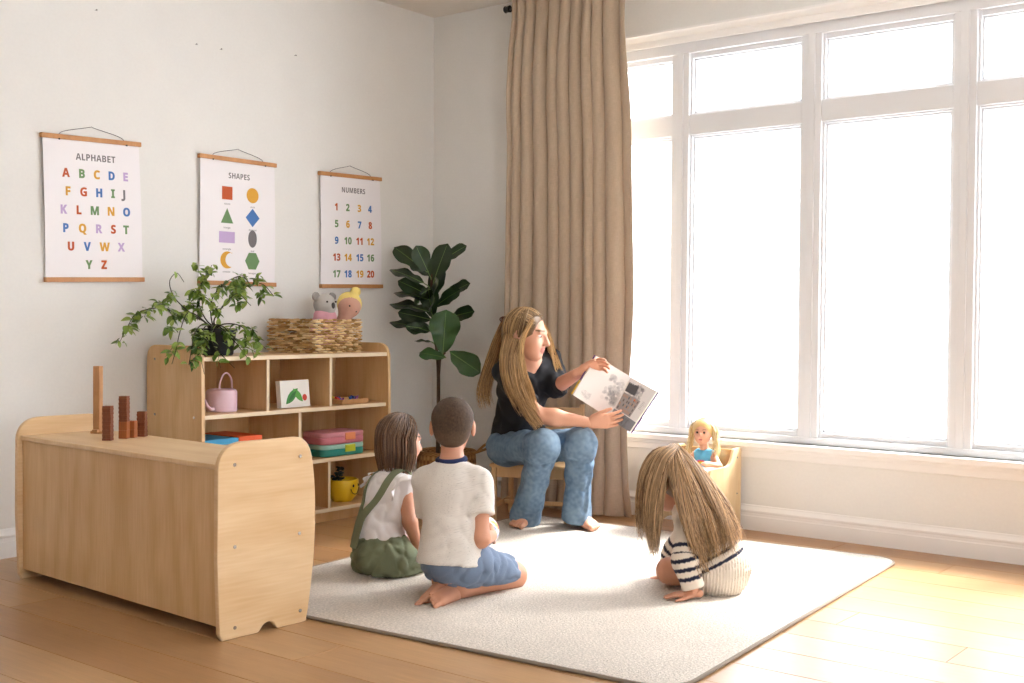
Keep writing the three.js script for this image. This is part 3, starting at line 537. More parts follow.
// ---------------------------------------------------------------- woven basket and the soft toys in it
const BK = { x: 0.18, z: 1.02, turn: 0.166, w: 0.345, d: 0.268, h: 0.158 };
{
  const g = thing('woven_basket', 'rectangular woven seagrass basket holding soft toys on the shelf top', 'basket', [BK.x, 0.775, BK.z], BK.turn);
  const R = rng(77), segs = [], hw = BK.d / 2, hl = BK.w / 2, rows = 15, dy = BK.h / rows;
  const cs = ['#cda878', '#bd9562', '#d9b988', '#a98151', '#e2c798', '#93703f'].map(col);
  const per = 2 * (BK.w + BK.d), n = 34;
  const pt = (s, off) => { // perimeter position, x across (depth), z along
    s = ((s % per) + per) % per; const q = 0.02; let x, z, nx, nz;
    if (s < BK.w) { x = hw; z = hl - s; nx = 1; nz = 0; } else if (s < BK.w + BK.d) { z = -hl; x = hw - (s - BK.w); nx = 0; nz = -1; } else if (s < 2 * BK.w + BK.d) { x = -hw; z = -hl + (s - BK.w - BK.d); nx = -1; nz = 0; } else { z = hl; x = -hw + (s - 2 * BK.w - BK.d); nx = 0; nz = 1; }
    return [x + nx * off, z + nz * off, Math.atan2(nx, nz)];
  };
  for (let j = 0; j < rows; j++) for (let i = 0; i < n; i++) {
    const s = (i + (j % 2) * 0.5) * per / n, off = (((i + j) % 2) ? 0.0015 : -0.0015) + (R() - 0.5) * 0.0015;
    const [x, z, a] = pt(s, off), y = (j + 0.5) * dy + (R() - 0.5) * 0.004;
    if (j >= 8 && j <= 9 && Math.abs(z) > hl - 0.03 && Math.abs(x) < 0.035) continue;
    const e = new THREE.SphereGeometry(1, 8, 6).scale(per / n * 0.62, dy * 0.50, 0.0055); e.rotateZ((R() - 0.5) * 0.14); e.rotateY(a); e.translate(x, y, z);
    segs.push(tint(e, cs[Math.floor(R() * cs.length)].clone().multiplyScalar(0.85 + R() * 0.3)));
  }
  obj('weave', segs, std({ vertexColors: true, roughness: 0.85 }), g);
  obj('base', rbox(BK.d - 0.01, 0.008, BK.w - 0.01, 0, 0.005, 0, 0.003), std({ color: 0x8a6436, roughness: 0.9 }), g);
}
{ // crocheted koala
  const grey = col('#b4b0aa'), dk = col('#8f8a85'), pink = col('#d9a0ac'), nose = col('#3a3533'), white = col('#d8d4cd');
  const hx = 0.22, hy = 1.0, hz = 1.0;
  const g = thing('koala_toy', 'grey knitted koala soft toy in a pink dress, sitting in the basket', 'soft toy', [0.2, 0.79, 1.0]);
  const L = (x, y, z) => V(hx + x - 0.2, hy + y - 0.79, hz + z - 1.0);
  const kb = [ell(L(0, 0, 0), [0.05, 0.052, 0.056], null, 0.012), ell(L(0.03, -0.012, 0), [0.03, 0.03, 0.035], null, 0.01), ell(L(-0.005, 0.038, 0.052), [0.012, 0.022, 0.024], null, 0.004, { c2: dk }), ell(L(-0.005, 0.038, -0.052), [0.012, 0.022, 0.024], null, 0.004, { c2: dk }), cap(L(0, -0.06, 0), L(-0.01, -0.14, 0), 0.045, 0.06, 0.02), cap(L(0.01, -0.075, 0.04), L(0.04, -0.12, 0.075), 0.02, 0.018, 0.01), cap(L(0.01, -0.075, -0.04), L(0.04, -0.12, -0.075), 0.02, 0.018, 0.01)];
  const knit = (p) => 0.0012 * Math.sin(p.y * 900) * Math.sin((p.x + p.z) * 700);
  obj('body', softMesh(kb, 0.005, { color: (p, w) => kb[w].c2 ?? grey, disp: knit }), std({ vertexColors: true, roughness: 0.95 }), g);
  const dr = [cap(L(0, -0.055, 0), L(-0.008, -0.13, 0), 0.052, 0.068, 0.01), cap(L(0.004, -0.058, 0.03), L(0.004, -0.058, -0.03), 0.032, 0.032, 0.01)];
  obj('dress', softMesh(dr, 0.005, { disp: knit, color: (p) => (Math.abs(p.y - (hy - 0.79 - 0.088)) < 0.004 ? col('#6d4048') : pink) }), std({ vertexColors: true, roughness: 0.95 }), g);
  obj('nose', new THREE.SphereGeometry(0.012, 14, 10).scale(0.7, 1.25, 0.85).translate(...L(0.058, -0.004, 0).toArray()), std({ color: 0x332e2d, roughness: 0.5 }), g);
  for (const s of [-1, 1]) obj('eye', new THREE.SphereGeometry(0.0048, 10, 8).translate(...L(0.046, 0.014, s * 0.027).toArray()), M.black, g);
}
{ // knitted doll with yellow hair
  const g = thing('knitted_doll', 'knitted doll lying in the basket with yellow hair tied in a bun', 'soft toy', [0.2, 0.79, 0.86]);
  const c = V(0.02, 0.205, -0.02), q = new THREE.Quaternion().setFromEuler(new THREE.Euler(-0.6, 0.0, 0.0));
  const skin = col('#c99a86'), hair = col('#ead27c');
  const dirUp = V(0, 0.83, -0.56), face = V(0.9, -0.05, 0.3);
  const P = (r, u, f) => c.clone().addScaledVector(dirUp, u).addScaledVector(face, f).addScaledVector(V(0, 0.5, 0.8), r);
  obj('body', softMesh([ell(c, [0.055, 0.058, 0.056], q, 0.01), cap(c.clone().addScaledVector(dirUp, -0.05), V(0.0, 0.07, 0.02), 0.03, 0.05, 0.02)], 0.005, { disp: (p) => 0.001 * Math.sin(p.y * 900) * Math.sin((p.x + p.z) * 700) }), std({ color: skin, roughness: 0.95 }), g);
  const hp = [ell(P(0, 0.012, -0.012), [0.06, 0.06, 0.061], q, 0.006), ell(P(0, 0.084, -0.012), [0.026, 0.025, 0.026], null, 0.004), ell(P(0, 0.06, -0.012), [0.028, 0.012, 0.028], q, 0.004), ell(P(0, -0.03, 0.075), [0.05, 0.062, 0.05], q, 0.004, { sub: 1 })];
  obj('hair', softMesh(hp, 0.005, { disp: (p) => 0.0015 * Math.sin((p.y + p.z) * 700) }), std({ color: hair, roughness: 0.95 }), g);
  for (const s of [-1, 1]) obj('eye', new THREE.SphereGeometry(0.0045, 10, 8).translate(...P(s * 0.026, -0.012, 0.052).toArray()), M.black, g);
}
// ---------------------------------------------------------------- leaves
function leafGeo(l, w, form, fold, droop, seg = 8, half = 3, wave = 0) { // along +z, up +y, base at origin
  const pos = [], idx = [], uv = [], nW = half * 2 + 1;
  for (let side = 0; side < 2; side++) for (let i = 0; i <= seg; i++) for (let j = -half; j <= half; j++) {
    const t = i / seg, u = j / half, x = u * w * 0.5 * form(t);
    const y = Math.abs(u) * fold * w * form(t) - droop * l * t * t + wave * w * Math.sin(t * 14 + u * 2) * Math.abs(u) - side * 0.0005;
    pos.push(x, y, t * l * (1 - 0.15 * droop)); uv.push(u * 0.5 + 0.5, t);
  }
  const N = (seg + 1) * nW;
  for (let i = 0; i < seg; i++) for (let j = 0; j < nW - 1; j++) { const a = i * nW + j, b = a + 1, c = b + nW, d = a + nW; idx.push(a, c, b, a, d, c, N + a, N + b, N + c, N + a, N + c, N + d); }
  const g = new THREE.BufferGeometry(); g.setAttribute('position', new THREE.Float32BufferAttribute(pos, 3)); g.setAttribute('uv', new THREE.Float32BufferAttribute(uv, 2)); g.setIndex(idx); g.computeVertexNormals(); return g;
}
function aim(o, base, dir, up) { const z = dir.clone().normalize(), x = new THREE.Vector3().crossVectors(up, z); if (x.lengthSq() < 1e-4) x.set(1, 0, 0); x.normalize(); const y = new THREE.Vector3().crossVectors(z, x); o.quaternion.setFromRotationMatrix(new THREE.Matrix4().makeBasis(x, y, z)); o.position.copy(base); }
{ // trailing plant in a black pot on the shelf top
  const B = V(0.21, 0.775, 1.617), g = thing('potted_plant', 'leafy trailing plant in a black pot on the tall shelf unit', 'plant', B.toArray());
  obj('pot', lathe([[0, 0], [0.066, 0], [0.07, 0.004], [0.082, 0.098], [0.088, 0.1], [0.088, 0.114], [0.083, 0.115], [0.08, 0.108], [0.078, 0.098], [0, 0.096]], 36), std({ color: 0x1d1f24, roughness: 0.55 }), g);
  obj('soil', new THREE.CylinderGeometry(0.077, 0.077, 0.006, 24).translate(0, 0.099, 0), std({ color: 0x2a211a, roughness: 1 }), g);
  const S = {
    A: [[0.2, 0.917, 1.672], [0.26, 0.943, 1.818], [0.3, 0.975, 1.968], [0.33, 0.946, 2.104], [0.34, 0.885, 2.15]], B: [[0.2, 0.917, 1.672], [0.2, 0.968, 1.764], [0.2, 1.03, 1.834], [0.2, 1.092, 1.849], [0.22, 1.122, 1.829], [0.24, 1.085, 1.809]],
    C: [[0.2, 0.918, 1.656], [0.2, 1.02, 1.708], [0.2, 1.089, 1.683], [0.2, 1.151, 1.62]], C2: [[0.22, 0.918, 1.65], [0.25, 1.012, 1.674], [0.26, 1.086, 1.613], [0.26, 1.118, 1.533]], D: [[0.2, 0.918, 1.625], [0.22, 1.013, 1.566], [0.24, 1.072, 1.484], [0.26, 1.087, 1.411], [0.28, 1.034, 1.36]],
    E: [[0.25, 0.905, 1.631], [0.3, 0.906, 1.575], [0.33, 0.849, 1.507], [0.34, 0.8, 1.454]], E2: [[0.28, 0.901, 1.665], [0.37, 0.843, 1.654], [0.41, 0.793, 1.636], [0.43, 0.75, 1.61]], F: [[0.22, 0.918, 1.687], [0.3, 0.955, 1.833], [0.36, 0.878, 1.915], [0.4, 0.807, 1.963], [0.42, 0.753, 1.996]],
    G: [[0.26, 0.901, 1.712], [0.36, 0.837, 1.817], [0.43, 0.773, 1.865], [0.44, 0.709, 1.855]], H: [[0.28, 0.901, 1.696], [0.37, 0.823, 1.757], [0.43, 0.77, 1.745], [0.44, 0.729, 1.704]], I: [[0.22, 0.909, 1.682], [0.34, 0.865, 1.832], [0.39, 0.805, 1.881], [0.43, 0.75, 1.923]],
    K: [[0.22, 0.918, 1.64], [0.28, 1.0, 1.62], [0.3, 1.04, 1.58], [0.33, 0.99, 1.53]], M: [[0.22, 0.9, 1.64], [0.32, 0.9, 1.67], [0.37, 0.86, 1.66], [0.38, 0.82, 1.62]],
  };
  const count = { A: 46, B: 14, C: 40, C2: 34, D: 34, E: 22, E2: 12, F: 22, G: 16, H: 10, I: 18, K: 18, M: 12 };
  const stemM = std({ color: 0x3b3a2a, roughness: 0.8 });
  const form = (t) => Math.pow(Math.sin(PI * Math.pow(t, 0.8)), 0.75);
  const geos = [[0.04, 0.021, 0.10], [0.046, 0.023, 0.2], [0.036, 0.02, 0.12], [0.05, 0.025, 0.16]].map(([l, w, f]) => leafGeo(l, w, form, f, 0.25, 5, 2));
  const mats = [0x7d9a3c, 0x66862e, 0x93ac4a, 0x527425, 0xa3b858].map((c) => phys({ color: c, roughness: 0.45, transmission: 0.25, thickness: 0 }));
  const R = rng(404), rnd = (s) => (R() - 0.5) * 2 * s;
  const extra = [], ec = [0x7d9a3c, 0x66862e, 0x93ac4a, 0x527425, 0xa3b858].map(col);
  for (const [k, pts] of Object.entries(S)) {
    const vs = [V(0.0, 0.1, 0.0).add(V(rnd(0.03), 0, rnd(0.03)))].concat(pts.map((p) => V(...p).sub(B)));
    const cv = new THREE.CatmullRomCurve3(vs), st = obj('stem', tube(vs, (t) => lerp(0.0034, 0.0014, t), 30, 6), stemM, g);
    const side = []; const nb = Math.max(2, Math.round(count[k] / 7));
    for (let b = 0; b < nb; b++) { // twigs
      const t = 0.35 + 0.62 * (b + R() * 0.6) / nb, p = cv.getPointAt(Math.min(t, 0.99)), d = cv.getTangentAt(Math.min(t, 0.99));
      const e = p.clone().add(V(rnd(0.04), rnd(0.05) - 0.012, rnd(0.07)).addScaledVector(d, 0.045)); side.push([p, e]); obj('twig', tube([p, p.clone().lerp(e, 0.5).add(V(0, 0.006, 0)), e], 0.0011, 6, 5), stemM, st);
    }
    for (let i = 0; i < count[k]; i++) {
      const sd = side[i % side.length], u = R(), p = i % 4 === 3 ? cv.getPointAt(0.3 + 0.7 * R()) : sd[0].clone().lerp(sd[1], u);
      const d = V(rnd(1) + 0.3, rnd(0.8) - 0.35, rnd(1)), o = obj('leaf', geos[Math.floor(R() * 4)], mats[Math.floor(R() * 5)], g);
      aim(o, p.clone().add(V(rnd(0.008), rnd(0.008), rnd(0.008))), d, V(0.4 + rnd(0.5), 1, rnd(0.5)));
    }
    for (let i = 0; i < count[k] * 1.3; i++) { // the small leaves between them
      const sd = side[i % side.length], p = sd[0].clone().lerp(sd[1], R() * 1.1), o = new THREE.Object3D(); aim(o, p.add(V(rnd(0.012), rnd(0.012), rnd(0.012))), V(rnd(1) + 0.3, rnd(0.8) - 0.3, rnd(1)), V(0.4 + rnd(0.5), 1, rnd(0.5))); o.scale.setScalar(0.62 + 0.2 * R()); o.updateMatrix();
      extra.push(tint(geos[Math.floor(R() * 4)].clone().applyMatrix4(o.matrix), ec[Math.floor(R() * 5)]));
    }
  }
  obj('small_leaves', extra, phys({ vertexColors: true, roughness: 0.45, transmission: 0.25, thickness: 0 }), g).userData.kind = 'stuff';
}
{ // fiddle-leaf fig in the corner
  const B = V(0.41, 0, 0.34), g = thing('fiddle_leaf_fig', 'fiddle-leaf fig tree with large dark leaves standing in the corner', 'plant', B.toArray());
  const L = [[[0.304, 1.174, 0.38], [0.078, 1.308, 0.38], 0.069], [[0.303, 1.099, 0.34], [0.397, 1.306, 0.34], 0.118], [[0.31, 1.229, 0.28], [0.466, 1.306, 0.28], 0.049], [[0.328, 1.112, 0.42], [0.096, 1.197, 0.42], 0.064], [[0.344, 1.031, 0.4], [0.106, 1.079, 0.4], 0.069], [[0.37, 0.97, 0.42], [0.097, 1.021, 0.42], 0.078], [[0.371, 0.87, 0.42], [0.098, 0.928, 0.42], 0.078], [[0.305, 1.033, 0.28], [0.487, 1.119, 0.28], 0.064], [[0.349, 1.001, 0.36], [0.496, 1.081, 0.36], 0.098], [[0.385, 0.941, 0.3], [0.538, 0.977, 0.3], 0.064], [[0.452, 0.761, 0.42], [0.47, 0.971, 0.42], 0.167], [[0.472, 0.742, 0.42], [0.296, 0.767, 0.42], 0.073], [[0.481, 0.771, 0.4], [0.664, 0.683, 0.4], 0.127], [[0.305, 0.817, 0.34], [0.186, 0.825, 0.34], 0.034], [[0.33, 1.082, 0.4], [0.234, 1.032, 0.4], 0.088], [[0.347, 0.94, 0.38], [0.312, 1.093, 0.38], 0.108], [[0.252, 1.157, 0.3], [0.125, 1.232, 0.3], 0.078], [[0.267, 1.033, 0.3], [0.321, 1.197, 0.3], 0.108], [[0.31, 1.15, 0.36], [0.27, 1.3, 0.42], 0.1], [[0.32, 1.05, 0.37], [0.19, 1.13, 0.46], 0.1], [[0.32, 0.98, 0.37], [0.43, 1.04, 0.47], 0.1], [[0.33, 0.93, 0.37], [0.2, 0.97, 0.47], 0.1], [[0.32, 1.02, 0.36], [0.41, 1.13, 0.42], 0.11], [[0.335, 0.88, 0.37], [0.25, 0.9, 0.47], 0.09]];
  const bark = std({ color: 0x4a3524, roughness: 0.85 });
  const tr = [V(0.35, 0.25, 0.34), V(0.352, 0.5, 0.34), V(0.348, 0.7, 0.34), V(0.325, 0.9, 0.345), V(0.305, 1.14, 0.345), V(0.31, 1.22, 0.34)].map((p) => p.sub(B));
  const trunk = obj('trunk', tube(tr, (t) => lerp(0.011, 0.006, t), 40, 10), bark, g);
  obj('trunk', tube([V(0.352, 0.62, 0.34), V(0.375, 0.69, 0.36), V(0.42, 0.745, 0.40), V(0.455, 0.765, 0.412)].map((p) => p.sub(B)), 0.0065, 20, 8), bark, g);
  const form = (t) => (t < 0.001 ? 0.05 : Math.pow(Math.sin(PI * Math.pow(t, 1.15)), 0.55) * (0.62 + 0.42 * t - 0.12 * Math.exp(-((t - 0.42) ** 2) / 0.02)));
  const top = col('#2c4a1e'), mats = ['#203a17', '#1a3214', '#2c5020', '#3a6626'].map((c) => phys({ color: col(c), roughness: 0.36, transmission: 0.1, thickness: 0 }));
  const rib = std({ color: 0x6d8a4c, roughness: 0.5 }), R = rng(66);
  const cv = new THREE.CatmullRomCurve3(tr);
  L.forEach(([p, q, w], i) => {
    const a = V(...p).sub(B), d = V(...q).sub(V(...p)), l = d.length() * 1.06, gap = V(0.55 + (R() - 0.5) * 0.6, 0.55 + (R() - 0.5) * 0.6, 0.75 + (R() - 0.5) * 0.6);
    if ([3, 4, 5, 6, 13].includes(i)) gap.set(0.25, 0.95, 0.4); if (i === 10 || i === 12) gap.set(0.6, 0.15, 0.78);
    const o = obj('leaf', leafGeo(l, w * ([3, 4, 5, 6, 0, 2, 7, 9].includes(i) ? 1.6 : 1.12), form, 0.10, 0.05, 12, 4, 0.06), mats[i >= 10 && i <= 12 ? 2 + (i % 2) : i % 2], g); aim(o, a, d, gap);
    obj('midrib', tube([[0, 0.001, 0], [0, 0.0006, l * 0.5], [0, -0.045 * l, l * 0.95]], (t) => lerp(0.0022, 0.0008, t), 10, 5), rib, o);
    let best = cv.getPointAt(0.5), bd = 9; for (let t = 0.2; t <= 1; t += 0.05) { const c = cv.getPointAt(t), e = c.distanceTo(a.clone().add(V(0, -0.02, 0))); if (e < bd) { bd = e; best = c; } }
    if (i < 10 || i > 12) obj('petiole', tube([best, best.clone().lerp(a, 0.5).add(V(0, 0.008, 0)), a], 0.0026, 8, 6), rib, g);
  });
  const basketM = std({ map: dataTex(256, 256, (u, v) => { const a = Math.sin(u * 200 + (Math.floor(v * 24) % 2) * PI) * 20, b = Math.sin(v * 24 * 2 * PI) * 16, n = 18 * noise(u * 40, v * 40); return [150 + a + b + n, 108 + a + b + n, 62 + (a + b + n) * 0.8]; }), roughness: 0.9 });
  obj('planter', lathe([[0, 0], [0.12, 0], [0.13, 0.01], [0.155, 0.15], [0.148, 0.255], [0.152, 0.268], [0.146, 0.272], [0.14, 0.262], [0.14, 0.235], [0, 0.235]], 48), basketM, g);
  obj('soil', new THREE.CylinderGeometry(0.139, 0.139, 0.008, 32).translate(0, 0.238, 0), std({ color: 0x2a211a, roughness: 1 }), g);
  obj('handle', tube([[0.12, 0.262, -0.1], [0.155, 0.30, -0.125], [0.19, 0.29, -0.11], [0.148, 0.262, -0.04]], 0.007, 20, 8), basketM, g);
}
// ---------------------------------------------------------------- child's chair under the reader
{
  const wood = std({ map: veneer(150, [216, 180, 134], [190, 148, 102], 0.4, 2), roughness: 0.5 });
  const g = thing('child_chair', 'small wooden child chair under the seated reader', 'chair', [1.05, 0, 0.42], Math.atan2(0.36, 0.93));
  const W = 0.185, D = 0.135, H = 0.272;
  obj('seat', boxUV(rbox(2 * W + 0.01, 0.016, 2 * D + 0.03, 0, H - 0.008, 0.004, 0.006)), wood, g);
  for (const s of [-1, 1]) { obj('leg', boxUV(rbox(0.022, H - 0.016, 0.024, s * (W - 0.012), (H - 0.016) / 2, D - 0.01, 0.003)), wood, g); const l = boxUV(rbox(0.022, 0.535, 0.024, 0, 0.2675, 0, 0.004)); const o = obj('leg', l, wood, g); o.position.set(s * (W - 0.012), 0, -D + 0.002); o.rotation.x = -0.05; }
  obj('apron', boxUV(merge([rbox(2 * W - 0.05, 0.046, 0.014, 0, H - 0.04, D - 0.01, 0.003), rbox(2 * W - 0.05, 0.046, 0.014, 0, H - 0.04, -D + 0.002, 0.003), rbox(0.014, 0.046, 2 * D - 0.04, W - 0.012, H - 0.04, 0, 0.003), rbox(0.014, 0.046, 2 * D - 0.04, -W + 0.012, H - 0.04, 0, 0.003)])), wood, g);
  for (const s of [-1, 1]) obj('stretcher', boxUV(rbox(0.014, 0.02, 2 * D - 0.04, s * (W - 0.012), 0.075, 0, 0.003)), wood, g);
  obj('stretcher', boxUV(rbox(2 * W - 0.04, 0.02, 0.014, 0, 0.075, -0.01, 0.003)), wood, g);
  for (const y of [0.40, 0.495]) obj('back_rail', boxUV(rbox(2 * W - 0.04, 0.045, 0.014, 0, y, -D - 0.02, 0.004)), wood, g);
}
// ---------------------------------------------------------------- doll in a wooden high chair by the window
{
  const wood = std({ map: veneer(160, [233, 208, 166], [212, 178, 130], 0.5, 1.5), roughness: 0.5 }), tan = std({ map: veneer(165, [214, 172, 116], [188, 142, 88], 0.5, 1.5), roughness: 0.5 });
  const g = thing('doll_high_chair', 'small pale wooden doll high chair below the window', 'doll chair', [1.765, 0, 0.19]);
  const sh = new THREE.Shape(); sh.moveTo(-0.14, 0); sh.lineTo(-0.14, 0.35); sh.quadraticCurveTo(-0.14, 0.372, -0.118, 0.372); sh.lineTo(-0.085, 0.372); sh.bezierCurveTo(-0.05, 0.372, -0.06, 0.30, 0, 0.298); sh.lineTo(0.12, 0.298); sh.quadraticCurveTo(0.145, 0.298, 0.145, 0.275); sh.lineTo(0.15, 0); sh.lineTo(0.095, 0); sh.bezierCurveTo(0.08, 0.07, -0.07, 0.07, -0.085, 0); sh.lineTo(-0.14, 0);
  for (const x of [-0.148, 0.135]) { const e = extrude(sh, 0.013, 0.002, 14); e.rotateY(-PI / 2); e.translate(x + 0.013, 0, 0); const s = obj('side_panel', boxUV(e), wood, g); for (const [z, y] of [[-0.1, 0.33], [-0.1, 0.17], [0.1, 0.17]]) { const b = obj('bolt', new THREE.CylinderGeometry(0.004, 0.004, 0.002, 10), M.steel, s); b.rotation.z = PI / 2; b.position.set(x > 0 ? 0.1485 : -0.1485, y, z); } }
  obj('backrest', boxUV(rbox(0.27, 0.21, 0.012, 0, 0.26, -0.10, 0.003)), tan, g);
  obj('seat', boxUV(rbox(0.27, 0.012, 0.2, 0, 0.166, 0, 0.003)), tan, g);
  const ts = new THREE.Shape(); ts.moveTo(-0.135, -0.03); ts.lineTo(0.135, -0.03); ts.lineTo(0.135, 0.06); ts.bezierCurveTo(0.12, 0.115, -0.12, 0.115, -0.135, 0.06); ts.lineTo(-0.135, -0.03);
  const tr = extrude(ts, 0.013, 0.003, 16); tr.rotateX(PI / 2); tr.translate(0, 0.2965, 0.08); obj('tray', boxUV(tr), std({ color: 0xefe6d4, roughness: 0.4 }), g);

  const d = thing('toy_doll', 'blonde toy doll in a blue top and pink shorts, sitting in the high chair', 'doll', [1.785, 0.19, 0.165]);
  const skin = std({ color: 0xd9a283, roughness: 0.5 });
  const body = [cap([0, 0.04, -0.02], [0, 0.13, -0.015], 0.042, 0.038, 0.02), cap([0, 0.16, -0.01], [0, 0.2, 0.0], 0.02, 0.02, 0.01)];
  for (const s of [-1, 1]) body.push(cap([s * 0.042, 0.148, -0.01], [s * 0.088, 0.105, 0.02], 0.019, 0.016, 0.012), cap([s * 0.088, 0.105, 0.02], [s * 0.062, 0.122, 0.088], 0.016, 0.013, 0.008), ell([s * 0.058, 0.121, 0.1], [0.016, 0.009, 0.014], null, 0.006), cap([s * 0.027, 0.03, 0], [s * 0.04, 0.03, 0.10], 0.026, 0.022, 0.015), cap([s * 0.04, 0.03, 0.10], [s * 0.042, -0.06, 0.12], 0.021, 0.015, 0.01), ell([s * 0.042, -0.075, 0.135], [0.015, 0.012, 0.028], null, 0.01));
  const bm = softMesh(body, 0.005);
  const hc = V(0, 0.248, 0.008), hq = new THREE.Quaternion().setFromEuler(new THREE.Euler(0, 0.25, 0));
  const H = (x, y, z) => V(x, y, z).applyQuaternion(hq).add(hc), lip = col('#b04c4e'), sk = col('#d9a283');
  const hp = [ell(H(0, 0.012, -0.008), [0.043, 0.045, 0.046], hq, 0.01), ell(H(0, -0.018, 0.008), [0.034, 0.034, 0.036], hq, 0.015), ell(H(0, -0.006, 0.044), [0.006, 0.009, 0.008], hq, 0.006)];
  bm.setAttribute('color', new THREE.BufferAttribute(new Float32Array(bm.attributes.position.count * 3).map((_, i) => [sk.r, sk.g, sk.b][i % 3]), 3));
  const hm = softMesh(hp, 0.003, { color: (p) => (p.distanceTo(H(0, -0.027, 0.044)) < 0.009 && Math.abs(p.clone().sub(H(0, -0.027, 0.044)).y) < 0.004 ? lip : sk) });
  obj('body', [bm, hm], std({ vertexColors: true, roughness: 0.5 }), d);
  for (const s of [-1, 1]) obj('eye', ball(0.0052, ...H(s * 0.016, 0.004, 0.0385).toArray(), 1.1, 1, 0.6, 12), std({ color: 0x2a1c14, roughness: 0.2 }), d);
  obj('brow', [-1, 1].map((s) => tube([H(s * 0.009, 0.016, 0.041), H(s * 0.017, 0.019, 0.038), H(s * 0.024, 0.016, 0.034)], 0.001, 8, 5)), std({ color: 0x8a6138, roughness: 0.8 }), d);
  const band = ['#e0509a', '#e8862f', '#e9d23a', '#4cae5a', '#3aa6c9'].map(col), blue = col('#66b9dc');
  obj('top', softMesh([cap([0, 0.055, -0.02], [0, 0.135, -0.014], 0.047, 0.043, 0.02), cap([-0.03, 0.15, -0.01], [0.03, 0.15, -0.01], 0.024, 0.024, 0.015)], 0.004, { color: (p) => { const r = Math.hypot(p.x - 0.002, p.y - 0.09); if (p.z > 0 && p.y > 0.092 && r > 0.014 && r < 0.039) return band[Math.min(4, Math.floor((0.039 - r) / 0.005))]; return blue; } }), std({ vertexColors: true, roughness: 0.85 }), d);
  obj('shorts', softMesh([cap([0, 0.03, -0.02], [0, 0.055, -0.02], 0.047, 0.046, 0.01), cap([0.025, 0.032, 0], [0.036, 0.032, 0.066], 0.034, 0.032, 0.02, { fb: 1 }), cap([-0.025, 0.032, 0], [-0.036, 0.032, 0.066], 0.034, 0.032, 0.02, { fb: 1 })], 0.004), std({ color: 0xb8588f, roughness: 0.9 }), d);
  DOLLHAIR = { d, H };
}

// ---------------------------------------------------------------- people
const basis = (x, y, z) => new THREE.Quaternion().setFromRotationMatrix(new THREE.Matrix4().makeBasis(x, y, z));
function frame(side, up) { const u = up.clone().normalize(), f = new THREE.Vector3().crossVectors(side, u).normalize(), s = new THREE.Vector3().crossVectors(u, f).normalize(); return { s, u, f, q: basis(s, u, f) }; } // side points to the wearer's left when they face f
const skinMat = phys({ vertexColors: true, roughness: 0.55, sheen: 0.2, sheenRoughness: 0.5, sheenColor: new THREE.Color(0.9, 0.5, 0.4) });
const hairMat = std({ vertexColors: true, roughness: 0.42 });
function paint(g, c) { return tint(g, c); }
// a head: centre, facing, up, scale (1 = adult)
function headFrame(c, fwd, up) { const f = fwd.clone().normalize(), s = new THREE.Vector3().crossVectors(up, f).normalize(), u = new THREE.Vector3().crossVectors(f, s); return { c, s, u, f, q: basis(s, u, f), at: (x, y, z, S = 1) => c.clone().addScaledVector(s, x * S).addScaledVector(u, y * S).addScaledVector(f, z * S) }; }
function headGeo(h, S, o) {
  const P = (x, y, z) => h.at(x, y, z, S), E = (x, y, z, r, k, t = {}) => ell(P(x, y, z), r.map((v) => v * S), h.q, k * S, t);
  const pr = [E(0, 0.03, -0.015, [0.073, 0.082, 0.092], 0.02), E(0, -0.035, 0.03, [0.056, 0.07, 0.057], 0.03), E(0, -0.086, 0.052, [0.03, 0.022, 0.027], 0.03), E(0, 0.022, 0.074, [0.046, 0.013, 0.015], 0.02), cap(P(0, 0.006, 0.087), P(0, -0.027, 0.104), 0.0085 * S, 0.012 * S, 0.014 * S), E(0, -0.053, 0.084, [0.021, 0.0055, 0.008], 0.006, { lip: 1 }), E(0, -0.063, 0.082, [0.018, 0.0065, 0.008], 0.006, { lip: 1 })];
  for (const s of [-1, 1]) pr.push(E(s * 0.034, -0.03, 0.054, [0.026, 0.027, 0.027], 0.02), E(s * 0.011, -0.03, 0.094, [0.008, 0.007, 0.009], 0.006), E(s * 0.081, -0.004, -0.014, [0.010, 0.032, 0.019], 0.012), E(s * 0.085, 0.002, -0.006, [0.006, 0.018, 0.009], 0.006, { sub: 1 }), E(s * 0.031, 0.003, 0.094, [0.018, 0.011, 0.013], 0.008, { sub: 1 }));
  const sk = col(o.skin), lip = col(o.lip ?? '#bd7a6c'), brow = col(o.brow ?? '#6d5338'), q = V(), inv = h.q.clone().invert();
  const g = softMesh(pr, o.cell ?? 0.0036, { color: (p, w) => { if (pr[w].lip) return lip; q.copy(p).sub(h.c).applyQuaternion(inv).divideScalar(S); const ax = Math.abs(q.x); if (q.z > 0.05 && ax > 0.013 && ax < 0.05 && Math.abs(q.y - 0.029 + 4 * (ax - 0.034) ** 2) < 0.0042) return brow; return sk; } });
  return g;
}
function eyes(h, S, parent) {
  for (const s of [-1, 1]) { const g = merge([tint(new THREE.SphereGeometry(0.0118 * S, 14, 10).translate(...h.at(s * 0.031, 0.004, 0.0695, S).toArray()), col('#e9e4df')), tint(new THREE.SphereGeometry(0.0075 * S, 12, 8).translate(...h.at(s * 0.031, 0.0035, 0.0754, S).toArray()), col('#4a3a2c'))]); obj('eye', g, std({ vertexColors: true, roughness: 0.2 }), parent); }
}
